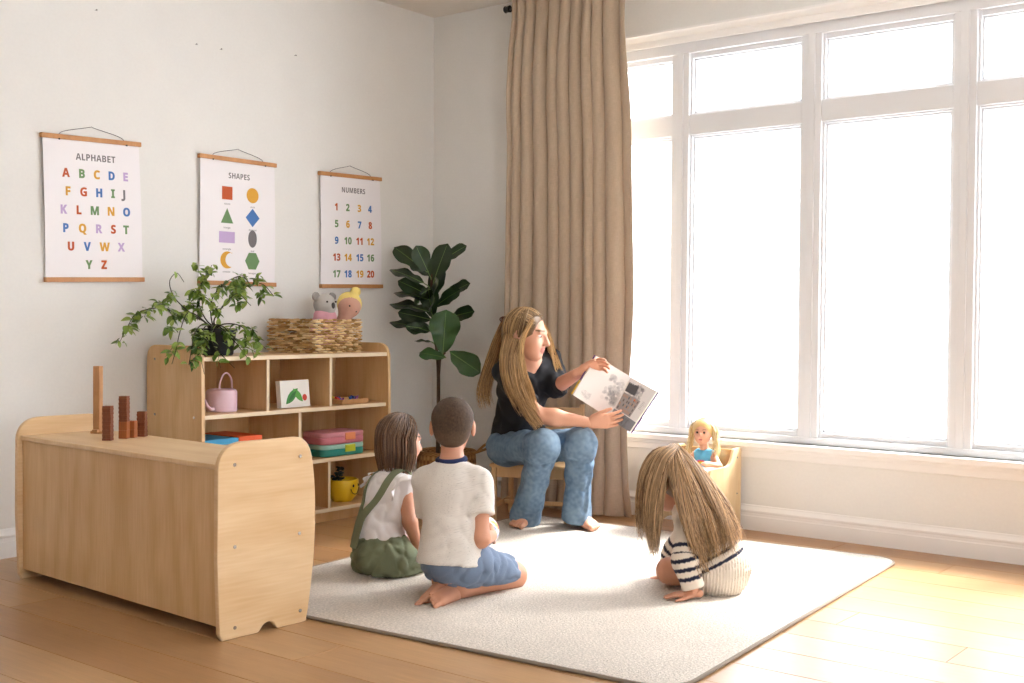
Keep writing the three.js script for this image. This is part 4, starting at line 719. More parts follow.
function handGeo(w, dir, dorsal, ts, S, curl, skin, thumb = [0.7, -0.25, 0.7]) { // curl: index..little; ts: which side the thumb is on along dir x dorsal
  const X = dir.clone().normalize(), Z = new THREE.Vector3().crossVectors(X, dorsal).normalize(), Y = new THREE.Vector3().crossVectors(Z, X);
  const P = (x, y, z) => w.clone().addScaledVector(X, x * S).addScaledVector(Y, y * S).addScaledVector(Z, z * ts * S), pr = [cap(P(-0.03, 0, 0), P(0.012, 0, 0), 0.0215 * S, 0.02 * S, 0.01)];
  const zs = [0.028, 0.009, -0.01, -0.028], ls = [0.07, 0.078, 0.072, 0.056];
  zs.forEach((z, i) => {
    pr.push(cap(P(0.012, 0, z * 0.55), P(0.084 - (i === 3 ? 0.008 : 0), 0.002, z), 0.0145 * S, 0.0115 * S, 0.014 * S));
    let a = 0, x = 0.084 - (i === 3 ? 0.008 : 0), y = 0.002, zz = z;
    [0.44, 0.31, 0.25].forEach((f, k) => { a += curl[i] * [0.75, 0.9, 0.6][k]; const l = ls[i] * f, x2 = x + Math.cos(a) * l, y2 = y - Math.sin(a) * l, z2 = zz + z * 0.10; pr.push(cap(P(x, y, zz), P(x2, y2, z2), (0.0098 - k * 0.0009) * S, (0.0092 - k * 0.0011) * S, 0.002 * S)); x = x2; y = y2; zz = z2; });
  });
  let p = [0.022, -0.006, 0.026]; const d = V(...thumb).normalize();
  [[0.042, 0.0125, 0.0105], [0.032, 0.0102, 0.0092], [0.024, 0.0092, 0.0072]].forEach(([l, ra, rb], k) => { const n = [p[0] + d.x * l, p[1] + d.y * l, p[2] + d.z * l]; pr.push(cap(P(...p), P(...n), ra * S, rb * S, k ? 0.003 * S : 0.014 * S)); p = n; d.lerp(V(0.98, -0.12, 0.12), 0.35).normalize(); });
  return softMesh(pr, S < 0.8 ? 0.0026 : 0.0032, { color: () => skin, pad: 0.004 });
}
function footGeo(heel, dir, up, ts, S, skin, nailC) { // heel point under the heel bone; ts: side of the big toe along dir x up
  const X = dir.clone().normalize(), Z = new THREE.Vector3().crossVectors(X, up).normalize(), Y = new THREE.Vector3().crossVectors(Z, X);
  const P = (x, y, z) => heel.clone().addScaledVector(X, x * S).addScaledVector(Y, y * S).addScaledVector(Z, z * ts * S);
  const pr = [ell(P(0.03, 0.03, 0), [0.034 * S, 0.03 * S, 0.03 * S], basis(X, Y, Z), 0.01), cap(P(0.04, 0.105, 0), P(0.045, 0.05, 0), 0.033 * S, 0.034 * S, 0.02 * S), cap(P(0.05, 0.055, 0.004), P(0.15, 0.028, 0.006), 0.034 * S, 0.022 * S, 0.02 * S), cap(P(0.04, 0.026, -0.01), P(0.15, 0.018, -0.022), 0.024 * S, 0.018 * S, 0.02 * S), cap(P(0.06, 0.032, 0.012), P(0.168, 0.02, 0.022), 0.022 * S, 0.02 * S, 0.02 * S)];
  [[0.026, 0.062, 0.0125], [0.006, 0.06, 0.0088], [-0.011, 0.052, 0.0082], [-0.026, 0.04, 0.0078], [-0.039, 0.026, 0.0078]].forEach(([z, l, r], i) => pr.push(cap(P(0.165 - i * 0.006, 0.018, z * 0.9), P(0.172 - i * 0.006 + l * 0.72, 0.0115, z * 1.02), r * S * 1.05, r * S, 0.004 * S)));
  return softMesh(pr, S < 0.8 ? 0.003 : 0.0036, { color: () => skin, pad: 0.004 });
}
function strandGeo(pts, r, c, tip = 0.35, seg = 12, rad = 4) {
  const g = tube(pts, (t) => r * (t < 0.1 ? 0.6 + 4 * t : 1) * lerp(1, tip, smooth(0.55, 1, t)), seg, rad, false);
  return tint(g, c);
}
// locks of hair along a guide: each strand keeps its own place in the bundle
function locks(guide, spread, n, r, cols, R, wave = 0.004, flat = null) {
  const cv = new THREE.CatmullRomCurve3(guide), out = [];
  for (let i = 0; i < n; i++) {
    const a = R() * 6.283, q = Math.sqrt(R()), len = 0.64 + 0.36 * R(), ph = R() * 6.28, c = cols[0].clone().lerp(cols[1], R()).multiplyScalar(0.85 + 0.3 * R());
    const pts = [];
    for (let k = 0; k <= 9; k++) {
      const t = k / 9 * len, p = cv.getPointAt(t), T = cv.getTangentAt(t), s = new THREE.Vector3().crossVectors(T, flat ?? V(0.62, 0.1, 0.78)).normalize(), u = new THREE.Vector3().crossVectors(s, T), w = spread(t);
      p.addScaledVector(s, Math.cos(a) * q * w[0]).addScaledVector(u, Math.sin(a) * q * w[1]).addScaledVector(s, wave * Math.sin(t * 9 + ph) * (0.3 + t)).addScaledVector(u, wave * Math.cos(t * 7 + ph) * t); pts.push(p);
    }
    out.push(strandGeo(pts, r * (0.7 + 0.6 * R()), c));
  }
  return out;
}
// strands lying on the skull between two directions (head axes), lifted by lift
function skullStrand(h, S, a, b, lift, r, c, more = []) {
  const pts = []; const A = V(...a).normalize(), B = V(...b).normalize();
  for (let k = 0; k <= 7; k++) { const d = A.clone().lerp(B, k / 7).normalize(); pts.push(h.at(d.x * (0.076 + lift), 0.026 + d.y * (0.087 + lift), -0.016 + d.z * (0.095 + lift), S)); }
  return strandGeo(pts.concat(more), r, c, 0.6, 12);
}
const cloth = (c, extra = {}) => phys({ color: c, roughness: 0.92, sheen: 0.25, sheenRoughness: 0.6, sheenColor: new THREE.Color(c).lerp(new THREE.Color(0xffffff), 0.4), ...extra });
const weave = dataTex(256, 256, (u, v) => [128 + 60 * Math.sin(u * 400) * Math.sin(v * 400) + 50 * noise(u * 100, v * 100, 2)], false, 8);
function folds(list) { // creases: [a, b, width, depth]; a groove along each segment
  const L = list.map(([a, b, w, d]) => ({ a: V(...a), ab: V(...b).sub(V(...a)), w, d })), q = V();
  return (p) => { let s = 0; for (const f of L) { q.copy(p).sub(f.a); const t = clamp(q.dot(f.ab) / f.ab.lengthSq()); q.addScaledVector(f.ab, -t); const e = q.lengthSq() / (f.w * f.w); if (e < 6) s += f.d * Math.exp(-e); } return s; };
}

const crease = (q, f, amp, ax = 1, ay = 1, az = 1) => amp * Math.pow(clamp(1 - Math.abs(noise(q.x * f * ax, q.y * f * ay, q.z * f * az)) * 3.2), 2);
function fieldAt(prims, x) { let f = 1; const v = V(); for (const p of prims) { if (p.sub) continue; let d; if (p.t) { v.copy(x).sub(p.c); if (p.q) v.applyQuaternion(p.q); const a = v.x / p.r[0], b = v.y / p.r[1], c = v.z / p.r[2], k0 = Math.hypot(a, b, c); d = k0 < 1e-4 ? -Math.min(...p.r) : k0 * (k0 - 1) / Math.hypot(a / p.r[0], b / p.r[1], c / p.r[2]); } else { const ab = p.b.clone().sub(p.a), t = clamp(v.copy(x).sub(p.a).dot(ab) / Math.max(1e-9, ab.lengthSq())); d = v.addScaledVector(ab, -t).length() - lerp(p.ra, p.rb, t); } if (p.k > 0 && f < 0.9) { const h = clamp(0.5 + 0.5 * (f - d) / p.k); f = lerp(f, d, h) - p.k * h * (1 - h); } else f = Math.min(f, d); } return f; }
function surfaceOut(prims, from, dir, gap) { const d = dir.clone().normalize(), x = from.clone(); for (let i = 0; i < 80; i++) { const f = fieldAt(prims, x); if (f > gap) break; x.addScaledVector(d, Math.max(0.001, (gap - f) * 0.7)); } return x; }

// ---- the reader on the chair
{
  const g = thing('person', 'person with long fair hair, black top and blue jeans, seated and holding up a book', 'person', [1.08, 0, 0.52]);
  const O = V(1.08, 0, 0.52), p = (a) => V(...a).sub(O);
  const skin = col('#d39c80');
  const pelvis = p([1.013, 0.345, 0.517]), rhip = p([0.980, 0.348, 0.580]), lhip = p([1.037, 0.340, 0.434]), rkn = p([1.324, 0.391, 0.741]), lkn = p([1.421, 0.396, 0.600]), ran = p([1.117, 0.059, 0.595]), lan = p([1.339, 0.068, 0.509]);
  const spine = p([1.018, 0.505, 0.533]), chest = p([1.078, 0.633, 0.559]), neckB = p([1.123, 0.726, 0.566]), headC = p([1.129, 0.868, 0.614]);
  const rsh = p([1.064, 0.701, 0.696]), lsh = p([1.133, 0.751, 0.436]), rel = p([1.264, 0.521, 0.721]), rwr = p([1.464, 0.492, 0.596]), lel = p([1.213, 0.632, 0.504]), lwr = p([1.421, 0.715, 0.598]);
  const tor = frame(lsh.clone().sub(rsh), neckB.clone().sub(spine)), hipF = frame(lhip.clone().sub(rhip), V(0.05, 1, 0.05));
  const H = headFrame(headC, V(0.785 * 0.92 + 0.62 * 0.36, -0.12, -0.62 * 0.92 + 0.785 * 0.36), V(0.06, 1, -0.03)), S = 1.0;
  // body
  const b = [ell(chest, [0.13, 0.13, 0.085], tor.q, 0.03), cap(spine, pelvis, 0.085, 0.08, 0.05), cap(chest.clone().addScaledVector(tor.u, 0.06), neckB, 0.07, 0.055, 0.04), cap(neckB, H.at(0, -0.05, -0.01), 0.05, 0.046, 0.02), cap(rsh, rel, 0.045, 0.038, 0.03), cap(rel, rel.clone().lerp(rwr, 0.35), 0.038, 0.038, 0.02), cap(rel.clone().lerp(rwr, 0.35), rwr, 0.038, 0.023, 0.02), cap(lsh, lel, 0.045, 0.038, 0.03), cap(lel, lwr, 0.037, 0.023, 0.02), cap(rhip, rkn, 0.062, 0.05, 0.03), cap(rkn, ran, 0.048, 0.03, 0.03), cap(lhip, lkn, 0.062, 0.05, 0.03), cap(lkn, lan, 0.048, 0.03, 0.03)];
  const body = softMesh(b, 0.01, { color: () => skin });
  const rd = p([1.551, 0.505, 0.546]).sub(rwr), ld = p([1.502, 0.748, 0.578]).sub(lwr);
  const rh = handGeo(rwr, rd, V(0.35, -0.35, 0.8), -1, 0.92, [0.18, 0.22, 0.25, 0.3], skin, [0.8, 0.25, 0.45]);
  const lh = handGeo(lwr, ld, V(-0.5, 0.55, -0.5), 1, 0.92, [0.35, 0.4, 0.45, 0.5], skin, [0.75, -0.35, 0.5]);
  const rfd = p([1.165, -0.002, 0.737]).sub(p([1.088, 0.003, 0.542])).setY(0), lfd = p([1.432, 0.005, 0.526]).sub(p([1.274, 0.012, 0.447])).setY(0);
  const rf = footGeo(p([1.095, 0.0135, 0.545]), rfd, V(0, 1, 0), -1, 0.98, skin), lf = footGeo(p([1.283, 0.0135, 0.452]), lfd, V(0, 1, 0), 1, 0.98, skin);
  obj('body', [body, headGeo(H, S, { skin: '#d6a085', brow: '#7a5c3e' }), rh, lh, rf, lf], skinMat, g);
  eyes(H, S, g);
  // black top
  const tp = [ell(chest, [0.148, 0.14, 0.10], tor.q, 0.04), cap(spine.clone().addScaledVector(tor.f, 0.01), pelvis.clone().add(V(0, 0.03, 0)), 0.112, 0.138, 0.05, { fb: 1 }), cap(lel, lel.clone().lerp(lwr, 0.22), 0.055, 0.052, 0.03, { fb: 1 }), cap(rsh, rsh.clone().lerp(rel, 0.78), 0.058, 0.056, 0.04, { fb: 1 }), cap(lsh, lsh.clone().lerp(lel, 0.98), 0.060, 0.060, 0.04, { fb: 1 }), cap(chest.clone().addScaledVector(tor.u, 0.07), neckB.clone().addScaledVector(tor.u, -0.01), 0.085, 0.066, 0.04), cap(rsh.clone().lerp(neckB, 0.2), lsh.clone().lerp(neckB, 0.2), 0.05, 0.05, 0.03), ell(H.at(0, -0.1, 0.02), [0.05, 0.06, 0.05], null, 0.01, { sub: 1 })];
  const tf = folds([[rsh.toArray(), spine.toArray(), 0.012, 0.006], [lsh.toArray(), spine.toArray(), 0.014, 0.006], [spine.clone().addScaledVector(tor.f, 0.1).addScaledVector(tor.s, 0.1).toArray(), pelvis.clone().addScaledVector(tor.f, 0.13).addScaledVector(tor.s, -0.06).toArray(), 0.012, 0.006]]);
  obj('top', softMesh(tp, 0.008, { disp: (q) => tf(q) + crease(q, 13, 0.009, 1, 0.6, 1) + 0.005 * noise(q.x * 16, q.y * 9, q.z * 16) }), cloth(0x15161b, { bumpMap: weave, bumpScale: 0.0006 }), g);
  // jeans
  const rmid = rkn.clone().lerp(ran, 0.45), lmid = lkn.clone().lerp(lan, 0.45), rhem = ran.clone().add(V(0.012, -0.022, 0.03)), lhem = lan.clone().add(V(0.01, -0.025, 0.02));
  const jp = [ell(pelvis.clone().add(V(0, 0.0, 0)), [0.15, 0.092, 0.12], hipF.q, 0.03), cap(rhip, rkn, 0.082, 0.070, 0.04), cap(lhip, lkn, 0.082, 0.070, 0.03), cap(rkn, rmid, 0.070, 0.062, 0.03), cap(lkn, lmid, 0.070, 0.060, 0.03), cap(rmid, rhem, 0.061, 0.076, 0.03, { fb: 1 }), cap(lmid, lhem, 0.059, 0.072, 0.03, { fb: 1 })];
  const A = (v, w) => v.toArray(), rin = rkn.clone().add(V(-0.05, -0.04, -0.06)), cr = [];
  const R0 = rng(21);
  for (const [k, m, hm, an] of [[rkn, rmid, rhem, rhip], [lkn, lmid, lhem, lhip]]) {
    const back = an.clone().sub(k).setY(0).normalize(), sd = V(-back.z, 0, back.x);
    for (let i = 0; i < 7; i++) { const s = (R0() - 0.5) * 2, y = R0() * 0.08; cr.push([k.clone().addScaledVector(back, 0.02 + R0() * 0.1).addScaledVector(sd, s * 0.08).add(V(0, -0.05 - y * 0.3, 0)).toArray(), k.clone().addScaledVector(back, -0.05).addScaledVector(sd, s * 0.07 + 0.05 * (R0() - 0.5)).add(V(0, -0.06 - y, 0)).toArray(), 0.010, 0.008]); }
    for (let i = 0; i < 6; i++) { const a = R0() * 6.28, r = 0.068; cr.push([m.clone().add(V(Math.cos(a) * r, 0.08 - R0() * 0.1, Math.sin(a) * r)).toArray(), hm.clone().add(V(Math.cos(a + 0.3) * r, 0.02 + R0() * 0.05, Math.sin(a + 0.3) * r)).toArray(), 0.012, 0.016]); }
    for (let i = 0; i < 4; i++) { const s = (R0() - 0.5) * 2; cr.push([an.clone().addScaledVector(sd, s * 0.09).add(V(0, 0.05 + R0() * 0.03, 0)).toArray(), an.clone().lerp(k, 0.4 + R0() * 0.3).addScaledVector(sd, s * 0.06).add(V(0, 0.07, 0)).toArray(), 0.012, 0.011]); }
  }
  const jf = folds(cr), dark = col('#4a647e'), light = col('#9ab2c4');
  obj('jeans', softMesh(jp, 0.006, { disp: (q) => jf(q) + crease(q, 9, 0.005) + 0.003 * noise(q.x * 14, q.y * 12, q.z * 14), color: (q) => dark.clone().lerp(light, clamp(0.2 + 0.3 * fbm(q.x * 7 + 3, q.y * 7, q.z * 7, 3) + 0.22 * noise(q.x * 60, q.y * 60, q.z * 60) + 0.35 * Math.exp(-(Math.min(q.distanceToSquared(rkn.clone().add(V(0.03, 0.07, 0.02))), q.distanceToSquared(lkn.clone().add(V(0.03, 0.07, 0.02)))) / 0.006)))) }), std({ vertexColors: true, roughness: 0.9, bumpMap: weave, bumpScale: 0.0008 }), g);
  // hair
  const R = rng(91), cols = [col('#5f4023'), col('#d8b07a')], roots = [col('#432d1a'), col('#8a6638')];
  const hs = [];
  const cover = [ell(H.at(0, 0.03, -0.02, S), [0.080 * S, 0.09 * S, 0.100 * S], H.q, 0.01), ell(H.at(0, -0.03, -0.05, S), [0.074 * S, 0.075 * S, 0.06 * S], H.q, 0.03), ell(H.at(0, -0.04, 0.095, S), [0.072 * S, 0.122 * S, 0.08 * S], H.q, 0.01, { sub: 1 })];
  hs.push(softMesh(cover, 0.005, { color: (q) => roots[0].clone().lerp(roots[1], 0.4), disp: (q) => 0.002 * noise(q.x * 60, q.y * 60, q.z * 60) }));
  for (let i = 0; i < 420; i++) { const a = (R() < 0.6 ? -1 : 1) * (0.7 + 0.4 * R()), y = 0.1 + 0.75 * R(); hs.push(skullStrand(H, S, [a, y, 0.42 + 0.35 * R()], [a * 0.15 + (R() - 0.5) * 0.15, 0.4 + (R() - 0.5) * 0.3, -1], 0.005 + R() * 0.007, 0.0017, roots[0].clone().lerp(R() < 0.35 ? cols[1] : roots[1], R()))); }
  for (let i = 0; i < 620; i++) { const x = (R() - 0.5) * 1.9, f = 0.75 - 0.5 * Math.abs(x) + (R() - 0.5) * 0.35, y = 0.95 - 0.55 * Math.abs(x) * R(); hs.push(skullStrand(H, S, [x, y, f], [x * 0.12 + (R() - 0.5) * 0.12, 0.45 + (R() - 0.5) * 0.25, -1], 0.006 + R() * 0.006, 0.0017, roots[0].clone().lerp(R() < 0.3 ? cols[1] : roots[1], R()))); }
  for (let i = 0; i < 260; i++) { const s = R() < 0.7 ? -1 : 1, z = -0.9 + R() * 1.1; hs.push(skullStrand(H, S, [s * (0.15 + 0.5 * R()), 0.9, z * 0.5 + 0.1], [s * 0.95, -0.55 - 0.35 * R(), Math.min(0.35, z)], 0.006 + R() * 0.008, 0.0018, roots[0].clone().lerp(cols[1], R() * 0.8))); }
  const L = (pts, sp, n, r = 0.0027, w = 0.004, cc = cols) => hs.push(...locks(pts.map(p), sp, Math.round(n * 3.2), r * 0.5, cc, R, w));
  L([[1.023, 0.944, 0.619], [0.987, 0.843, 0.638], [0.957, 0.715, 0.665], [0.950, 0.606, 0.699], [0.975, 0.535, 0.707]], (t) => [lerp(0.022, 0.036, t), 0.03], 190);
  L([[1.094, 0.863, 0.693], [1.107, 0.780, 0.736], [1.124, 0.688, 0.750], [1.172, 0.593, 0.753], [1.224, 0.524, 0.740]], (t) => [lerp(0.026, 0.026, t), 0.026], 110);
  L([[1.143, 0.842, 0.712], [1.159, 0.768, 0.759], [1.206, 0.653, 0.789], [1.276, 0.548, 0.794], [1.327, 0.472, 0.775]], (t) => [lerp(0.03, 0.042, smooth(0, 0.5, t)) * (1 - 0.45 * t), 0.026], 230);
  L([[1.203, 0.936, 0.675], [1.183, 0.839, 0.719], [1.213, 0.717, 0.750], [1.264, 0.610, 0.757], [1.301, 0.513, 0.762]], (t) => [lerp(0.008, 0.024, t) * (1 - 0.4 * t), 0.016], 70, 0.0025, 0.006, [col('#8a6238'), col('#e3c08a')]);
  L([[1.108, 0.954, 0.520], [1.137, 0.881, 0.474], [1.163, 0.798, 0.469], [1.228, 0.701, 0.502], [1.281, 0.605, 0.527]], (t) => [lerp(0.006, 0.02, t), 0.012], 40, 0.0019, 0.01, [col('#b98f5a'), col('#ecd3a2')]);
  obj('hair', hs, hairMat, g);
  const cl = p([1.026, 0.935, 0.637]); const claw = [ball(0.012, ...cl.toArray(), 1, 1.3, 1)]; for (let i = -2; i <= 2; i++) claw.push(tube([cl.clone().add(V(i * 0.006, 0.014, i * -0.004)), cl.clone().add(V(i * 0.007 - 0.014, 0.004, i * -0.005 + 0.0)), cl.clone().add(V(i * 0.006, -0.014, i * -0.004))], 0.003, 8, 6));
  obj('hair_clip', claw, std({ color: 0x5d3a24, roughness: 0.3 }), g);
}
// ---- the open book
{
  const O = V(1.56, 0.62, 0.52), q = (a) => V(...a).sub(O), g = thing('open_book', 'open picture book with grey photographs and a purple edge, held by the reader', 'book', O.toArray());
  // corners: left page outer top/bottom, gutter top/bottom, right page outer top/bottom
  const LT = q([1.490, 0.782, 0.587]), LB = q([1.413, 0.612, 0.652]), GT = q([1.571, 0.689, 0.436]), GB = q([1.499, 0.508, 0.498]), RT = q([1.711, 0.634, 0.448]), RB = q([1.622, 0.456, 0.524]);
  const slab = (a, b, c, d, th, back) => { // quad a b c d with thickness th behind
    const n = new THREE.Vector3().crossVectors(b.clone().sub(a), d.clone().sub(a)).normalize(), o = n.clone().multiplyScalar(-back), o2 = n.clone().multiplyScalar(-back - th), P = [a, b, c, d].map((v) => v.clone().add(o)).concat([a, b, c, d].map((v) => v.clone().add(o2)));
    const ix = [0, 1, 2, 0, 2, 3, 4, 6, 5, 4, 7, 6, 0, 4, 5, 0, 5, 1, 1, 5, 6, 1, 6, 2, 2, 6, 7, 2, 7, 3, 3, 7, 4, 3, 4, 0], U = [[0, 0], [1, 0], [1, 1], [0, 1]], pos = [], uv = [];
    for (const i of ix) { pos.push(...P[i].toArray()); uv.push(...U[i % 4]); }
    const e = new THREE.BufferGeometry(); e.setAttribute('position', new THREE.Float32BufferAttribute(pos, 3)); e.setAttribute('uv', new THREE.Float32BufferAttribute(uv, 2)); e.computeVertexNormals(); return e;
  };
  const grow = (a, c, k) => a.clone().addScaledVector(a.clone().sub(c).normalize(), k), cL = LT.clone().add(GB).multiplyScalar(0.5), cR = RT.clone().add(GB).multiplyScalar(0.5);
  obj('cover', [slab(grow(LB, GB, 0.005), GB, GT, grow(LT, GT, 0.005), 0.0035, 0.011), slab(GB, grow(RB, GB, 0.005), grow(RT, GT, 0.005), GT, 0.0035, 0.011)], std({ color: 0x58387e, roughness: 0.45 }), g);
  obj('spine_label', slab(grow(LB, GB, 0.0052), LB, LB.clone().lerp(LT, 0.36), grow(LB, GB, 0.0052).lerp(grow(LT, GT, 0.0052), 0.36), 0.004, 0.0108), std({ color: 0xe0b92c, roughness: 0.5 }), g);
  const page = (draw) => { const c = document.createElement('canvas'); c.width = 512; c.height = 560; const x = c.getContext('2d'); x.fillStyle = '#e6e3e0'; x.fillRect(0, 0, 512, 560); draw(x); const t = new THREE.CanvasTexture(c); t.colorSpace = THREE.SRGBColorSpace; t.magFilter = THREE.LinearFilter; return std({ map: t, roughness: 0.4 }); };
  const R = rng(7), blur = (x, X, Y, W, Hh, c, n) => { for (let i = 0; i < n; i++) { x.globalAlpha = 0.10 + 0.2 * R(); x.fillStyle = c; x.beginPath(); x.ellipse(X + (R() - 0.5) * W, Y + (R() - 0.5) * Hh, W * 0.12 * R() + 8, Hh * 0.1 * R() + 8, R() * 3, 0, 7); x.fill(); } x.globalAlpha = 1; };
  const lm = page((x) => { // left page: pale with a faded photograph by the gutter
    blur(x, 400, 250, 190, 300, '#8f8f92', 90); blur(x, 420, 330, 120, 160, '#6f7074', 40); blur(x, 130, 470, 120, 90, '#b9b7b5', 30);
    x.strokeStyle = '#a3a1a0'; x.lineWidth = 2; for (let i = 0; i < 5; i++) { x.beginPath(); x.moveTo(70, 440 + i * 14); x.lineTo(190 - 20 * R(), 440 + i * 14); x.stroke(); }
  });
  const rm = page((x) => { // right page: grey crowd photograph
    blur(x, 200, 130, 220, 160, '#57585c', 90); x.fillStyle = '#4b4d52'; x.fillRect(20, 60, 190, 120); x.fillStyle = '#d9d9da'; for (let i = 0; i < 4; i++) x.fillRect(10 + i * 34, 10, 14, 60);
    x.fillStyle = '#9b9592'; x.fillRect(20, 200, 330, 220); for (let j = 0; j < 4; j++) for (let i = 0; i < 9; i++) { x.fillStyle = ['#6a5b55', '#b38d78', '#5b5c61', '#a09a97'][Math.floor(R() * 4)]; x.beginPath(); x.ellipse(45 + i * 34, 235 + j * 52, 11, 18, 0, 0, 7); x.fill(); }
    x.fillStyle = '#e0703a'; x.beginPath(); x.arc(250, 226, 14, 0, 7); x.fill(); x.fillStyle = '#7b7f86'; x.fillRect(0, 430, 512, 130); blur(x, 200, 500, 360, 90, '#55585e', 60);
    x.strokeStyle = '#77777a'; x.lineWidth = 3; for (let i = 0; i < 6; i++) { x.beginPath(); x.moveTo(390, 190 + i * 18); x.lineTo(470 - 30 * R(), 190 + i * 18); x.stroke(); }
  });
  const pc = (a, b, c, d, m) => { const s = obj('page_block', slab(a, b, c, d, 0.010, 0.001), std({ color: 0xe4dfd6, roughness: 0.85 }), g); obj('page_print', slab(a, b, c, d, 0.0006, 0), m, s); };
  pc(LB, GB, GT, LT, lm); pc(GB, RB, RT, GT, rm);
}
// ---- the boy kneeling on the rug, seen from behind
{
  const O = V(1.80, 0.011, 1.83), g = thing('person', 'child with cropped brown hair in an oatmeal T-shirt and blue shorts, kneeling on the rug', 'person', O.toArray()), p = (a) => V(...a).sub(O);
  const skin = col('#cf9577');
  const pelvis = p([1.796, 0.138, 1.866]), spine = p([1.789, 0.244, 1.869]), chest = p([1.771, 0.358, 1.854]), neckB = p([1.756, 0.453, 1.838]), headC = p([1.736, 0.574, 1.812]);
  const rsh = p([1.854, 0.395, 1.813]), lsh = p([1.675, 0.388, 1.878]), rel = p([1.901, 0.220, 1.857]), rwr = p([1.828, 0.200, 1.711]), lel = p([1.643, 0.184, 1.807]), lwr = p([1.674, 0.173, 1.656]);
  const rhip = p([1.835, 0.128, 1.835]), lhip = p([1.722, 0.125, 1.848]), rkn = p([1.832, 0.047, 1.598]), lkn = p([1.664, 0.050, 1.565]), ran = p([1.811, 0.038, 1.857]), lan = p([1.741, 0.054, 1.873]);
  const tor = frame(lsh.clone().sub(rsh), neckB.clone().sub(spine));
  const H = headFrame(headC, V(-0.60, -0.08, -0.80), V(0, 1, 0)), S = 0.87;
  const b = [ell(chest, [0.095, 0.11, 0.07], tor.q, 0.03), cap(spine, pelvis, 0.08, 0.088, 0.04), cap(chest, neckB, 0.06, 0.04, 0.03), cap(neckB, H.at(0, -0.05, -0.012, S), 0.038, 0.038, 0.02), cap(rsh, rel, 0.034, 0.029, 0.02), cap(rel, rwr, 0.03, 0.02, 0.015), cap(lsh, lel, 0.034, 0.029, 0.02), cap(lel, lwr, 0.03, 0.02, 0.015), cap(rhip, rkn, 0.062, 0.045, 0.03), cap(rkn, ran, 0.042, 0.03, 0.03), cap(lhip, lkn, 0.062, 0.045, 0.03), cap(lkn, lan, 0.042, 0.03, 0.03)];
  const body = softMesh(b, 0.008, { color: () => skin });
  const ballC = p([1.746, 0.199, 1.655]);
  const rh = handGeo(rwr, p([1.780, 0.220, 1.647]).sub(rwr), V(0.9, 0.1, 0.2), 1, 0.64, [0.5, 0.5, 0.5, 0.5], skin), lh = handGeo(lwr, p([1.675, 0.195, 1.603]).sub(lwr), V(-0.6, -0.3, -0.6), -1, 0.64, [0.5, 0.5, 0.5, 0.5], skin);
  const rf = footGeo(ran.clone().add(V(0.0, 0.028, 0.0)), p([1.824, 0.034, 2.006]).sub(ran.clone().add(V(0, 0.028, 0))), V(-0.35, -0.9, -0.1), 1, 0.74, skin), lf = footGeo(lan.clone().add(V(0, 0.03, 0)), p([1.775, 0.032, 2.000]).sub(lan.clone().add(V(0, 0.03, 0))), V(0.35, -0.9, -0.1), -1, 0.74, skin);
  obj('body', [body, headGeo(H, S, { skin: '#cf9577', brow: '#4a3423' }), rh, lh, rf, lf], skinMat, g);
  eyes(H, S, g);
  // T-shirt
  const hem = pelvis.clone().add(V(0.0, -0.012, 0.02)), ts = [ell(chest, [0.112, 0.118, 0.085], tor.q, 0.03), cap(spine, hem, 0.104, 0.118, 0.04, { fb: 1 }), cap(chest, neckB.clone().addScaledVector(tor.u, -0.016), 0.085, 0.046, 0.04, { fb: 1 }), cap(rsh, rsh.clone().lerp(rel, 0.58), 0.048, 0.050, 0.025, { fb: 1 }), cap(lsh, lsh.clone().lerp(lel, 0.58), 0.048, 0.050, 0.025, { fb: 1 }), cap(rsh.clone().lerp(neckB, 0.1), lsh.clone().lerp(neckB, 0.1), 0.042, 0.042, 0.03)];
  const c1 = spine.clone().addScaledVector(tor.f, -0.1), tf = folds([[rsh.clone().addScaledVector(tor.f, -0.05).addScaledVector(tor.u, -0.06).toArray(), c1.clone().addScaledVector(tor.s, 0.03).toArray(), 0.012, 0.004], [c1.clone().addScaledVector(tor.s, -0.09).toArray(), c1.clone().addScaledVector(tor.s, 0.06).addScaledVector(tor.u, -0.04).toArray(), 0.012, 0.005], [c1.clone().addScaledVector(tor.s, -0.11).addScaledVector(tor.u, -0.04).toArray(), c1.clone().addScaledVector(tor.s, 0.03).addScaledVector(tor.u, -0.08).toArray(), 0.011, 0.005], [rsh.clone().addScaledVector(tor.u, -0.03).addScaledVector(tor.s, 0.035).addScaledVector(tor.f, -0.04).toArray(), rsh.clone().addScaledVector(tor.u, -0.12).addScaledVector(tor.s, 0.02).addScaledVector(tor.f, -0.06).toArray(), 0.009, 0.006]]);
  const heather = dataTex(512, 512, (u, v) => { const n = noise(u * 110, v * 230, 3) + 0.6 * noise(u * 200, v * 250, 6), k = 1 - 0.16 * smooth(0.35, 0.7, n); const bb = 1 + 0.03 * noise(u * 200, v * 200, 1); return [226 * k * bb, 220 * k * bb, 212 * k * bb]; }, true, 2.5);
  obj('tshirt', softMesh(ts, 0.0065, { disp: (q) => tf(q) + crease(q, 11, 0.003, 1, 0.8, 1) + 0.0045 * noise(q.x * 15, q.y * 8, q.z * 15) }), phys({ map: heather, roughness: 0.95, sheen: 0.2, sheenRoughness: 0.6, sheenColor: new THREE.Color(0.8, 0.78, 0.75) }), g);
  obj('collar', (() => { const t = new THREE.TorusGeometry(0.046, 0.0105, 10, 36); t.rotateX(PI / 2); t.rotateX(0.10); t.scale(1.0, 1, 0.95); return t.translate(...neckB.clone().add(V(0, 0.014, 0.003)).toArray()); })(), cloth(0x1f2a52), g);
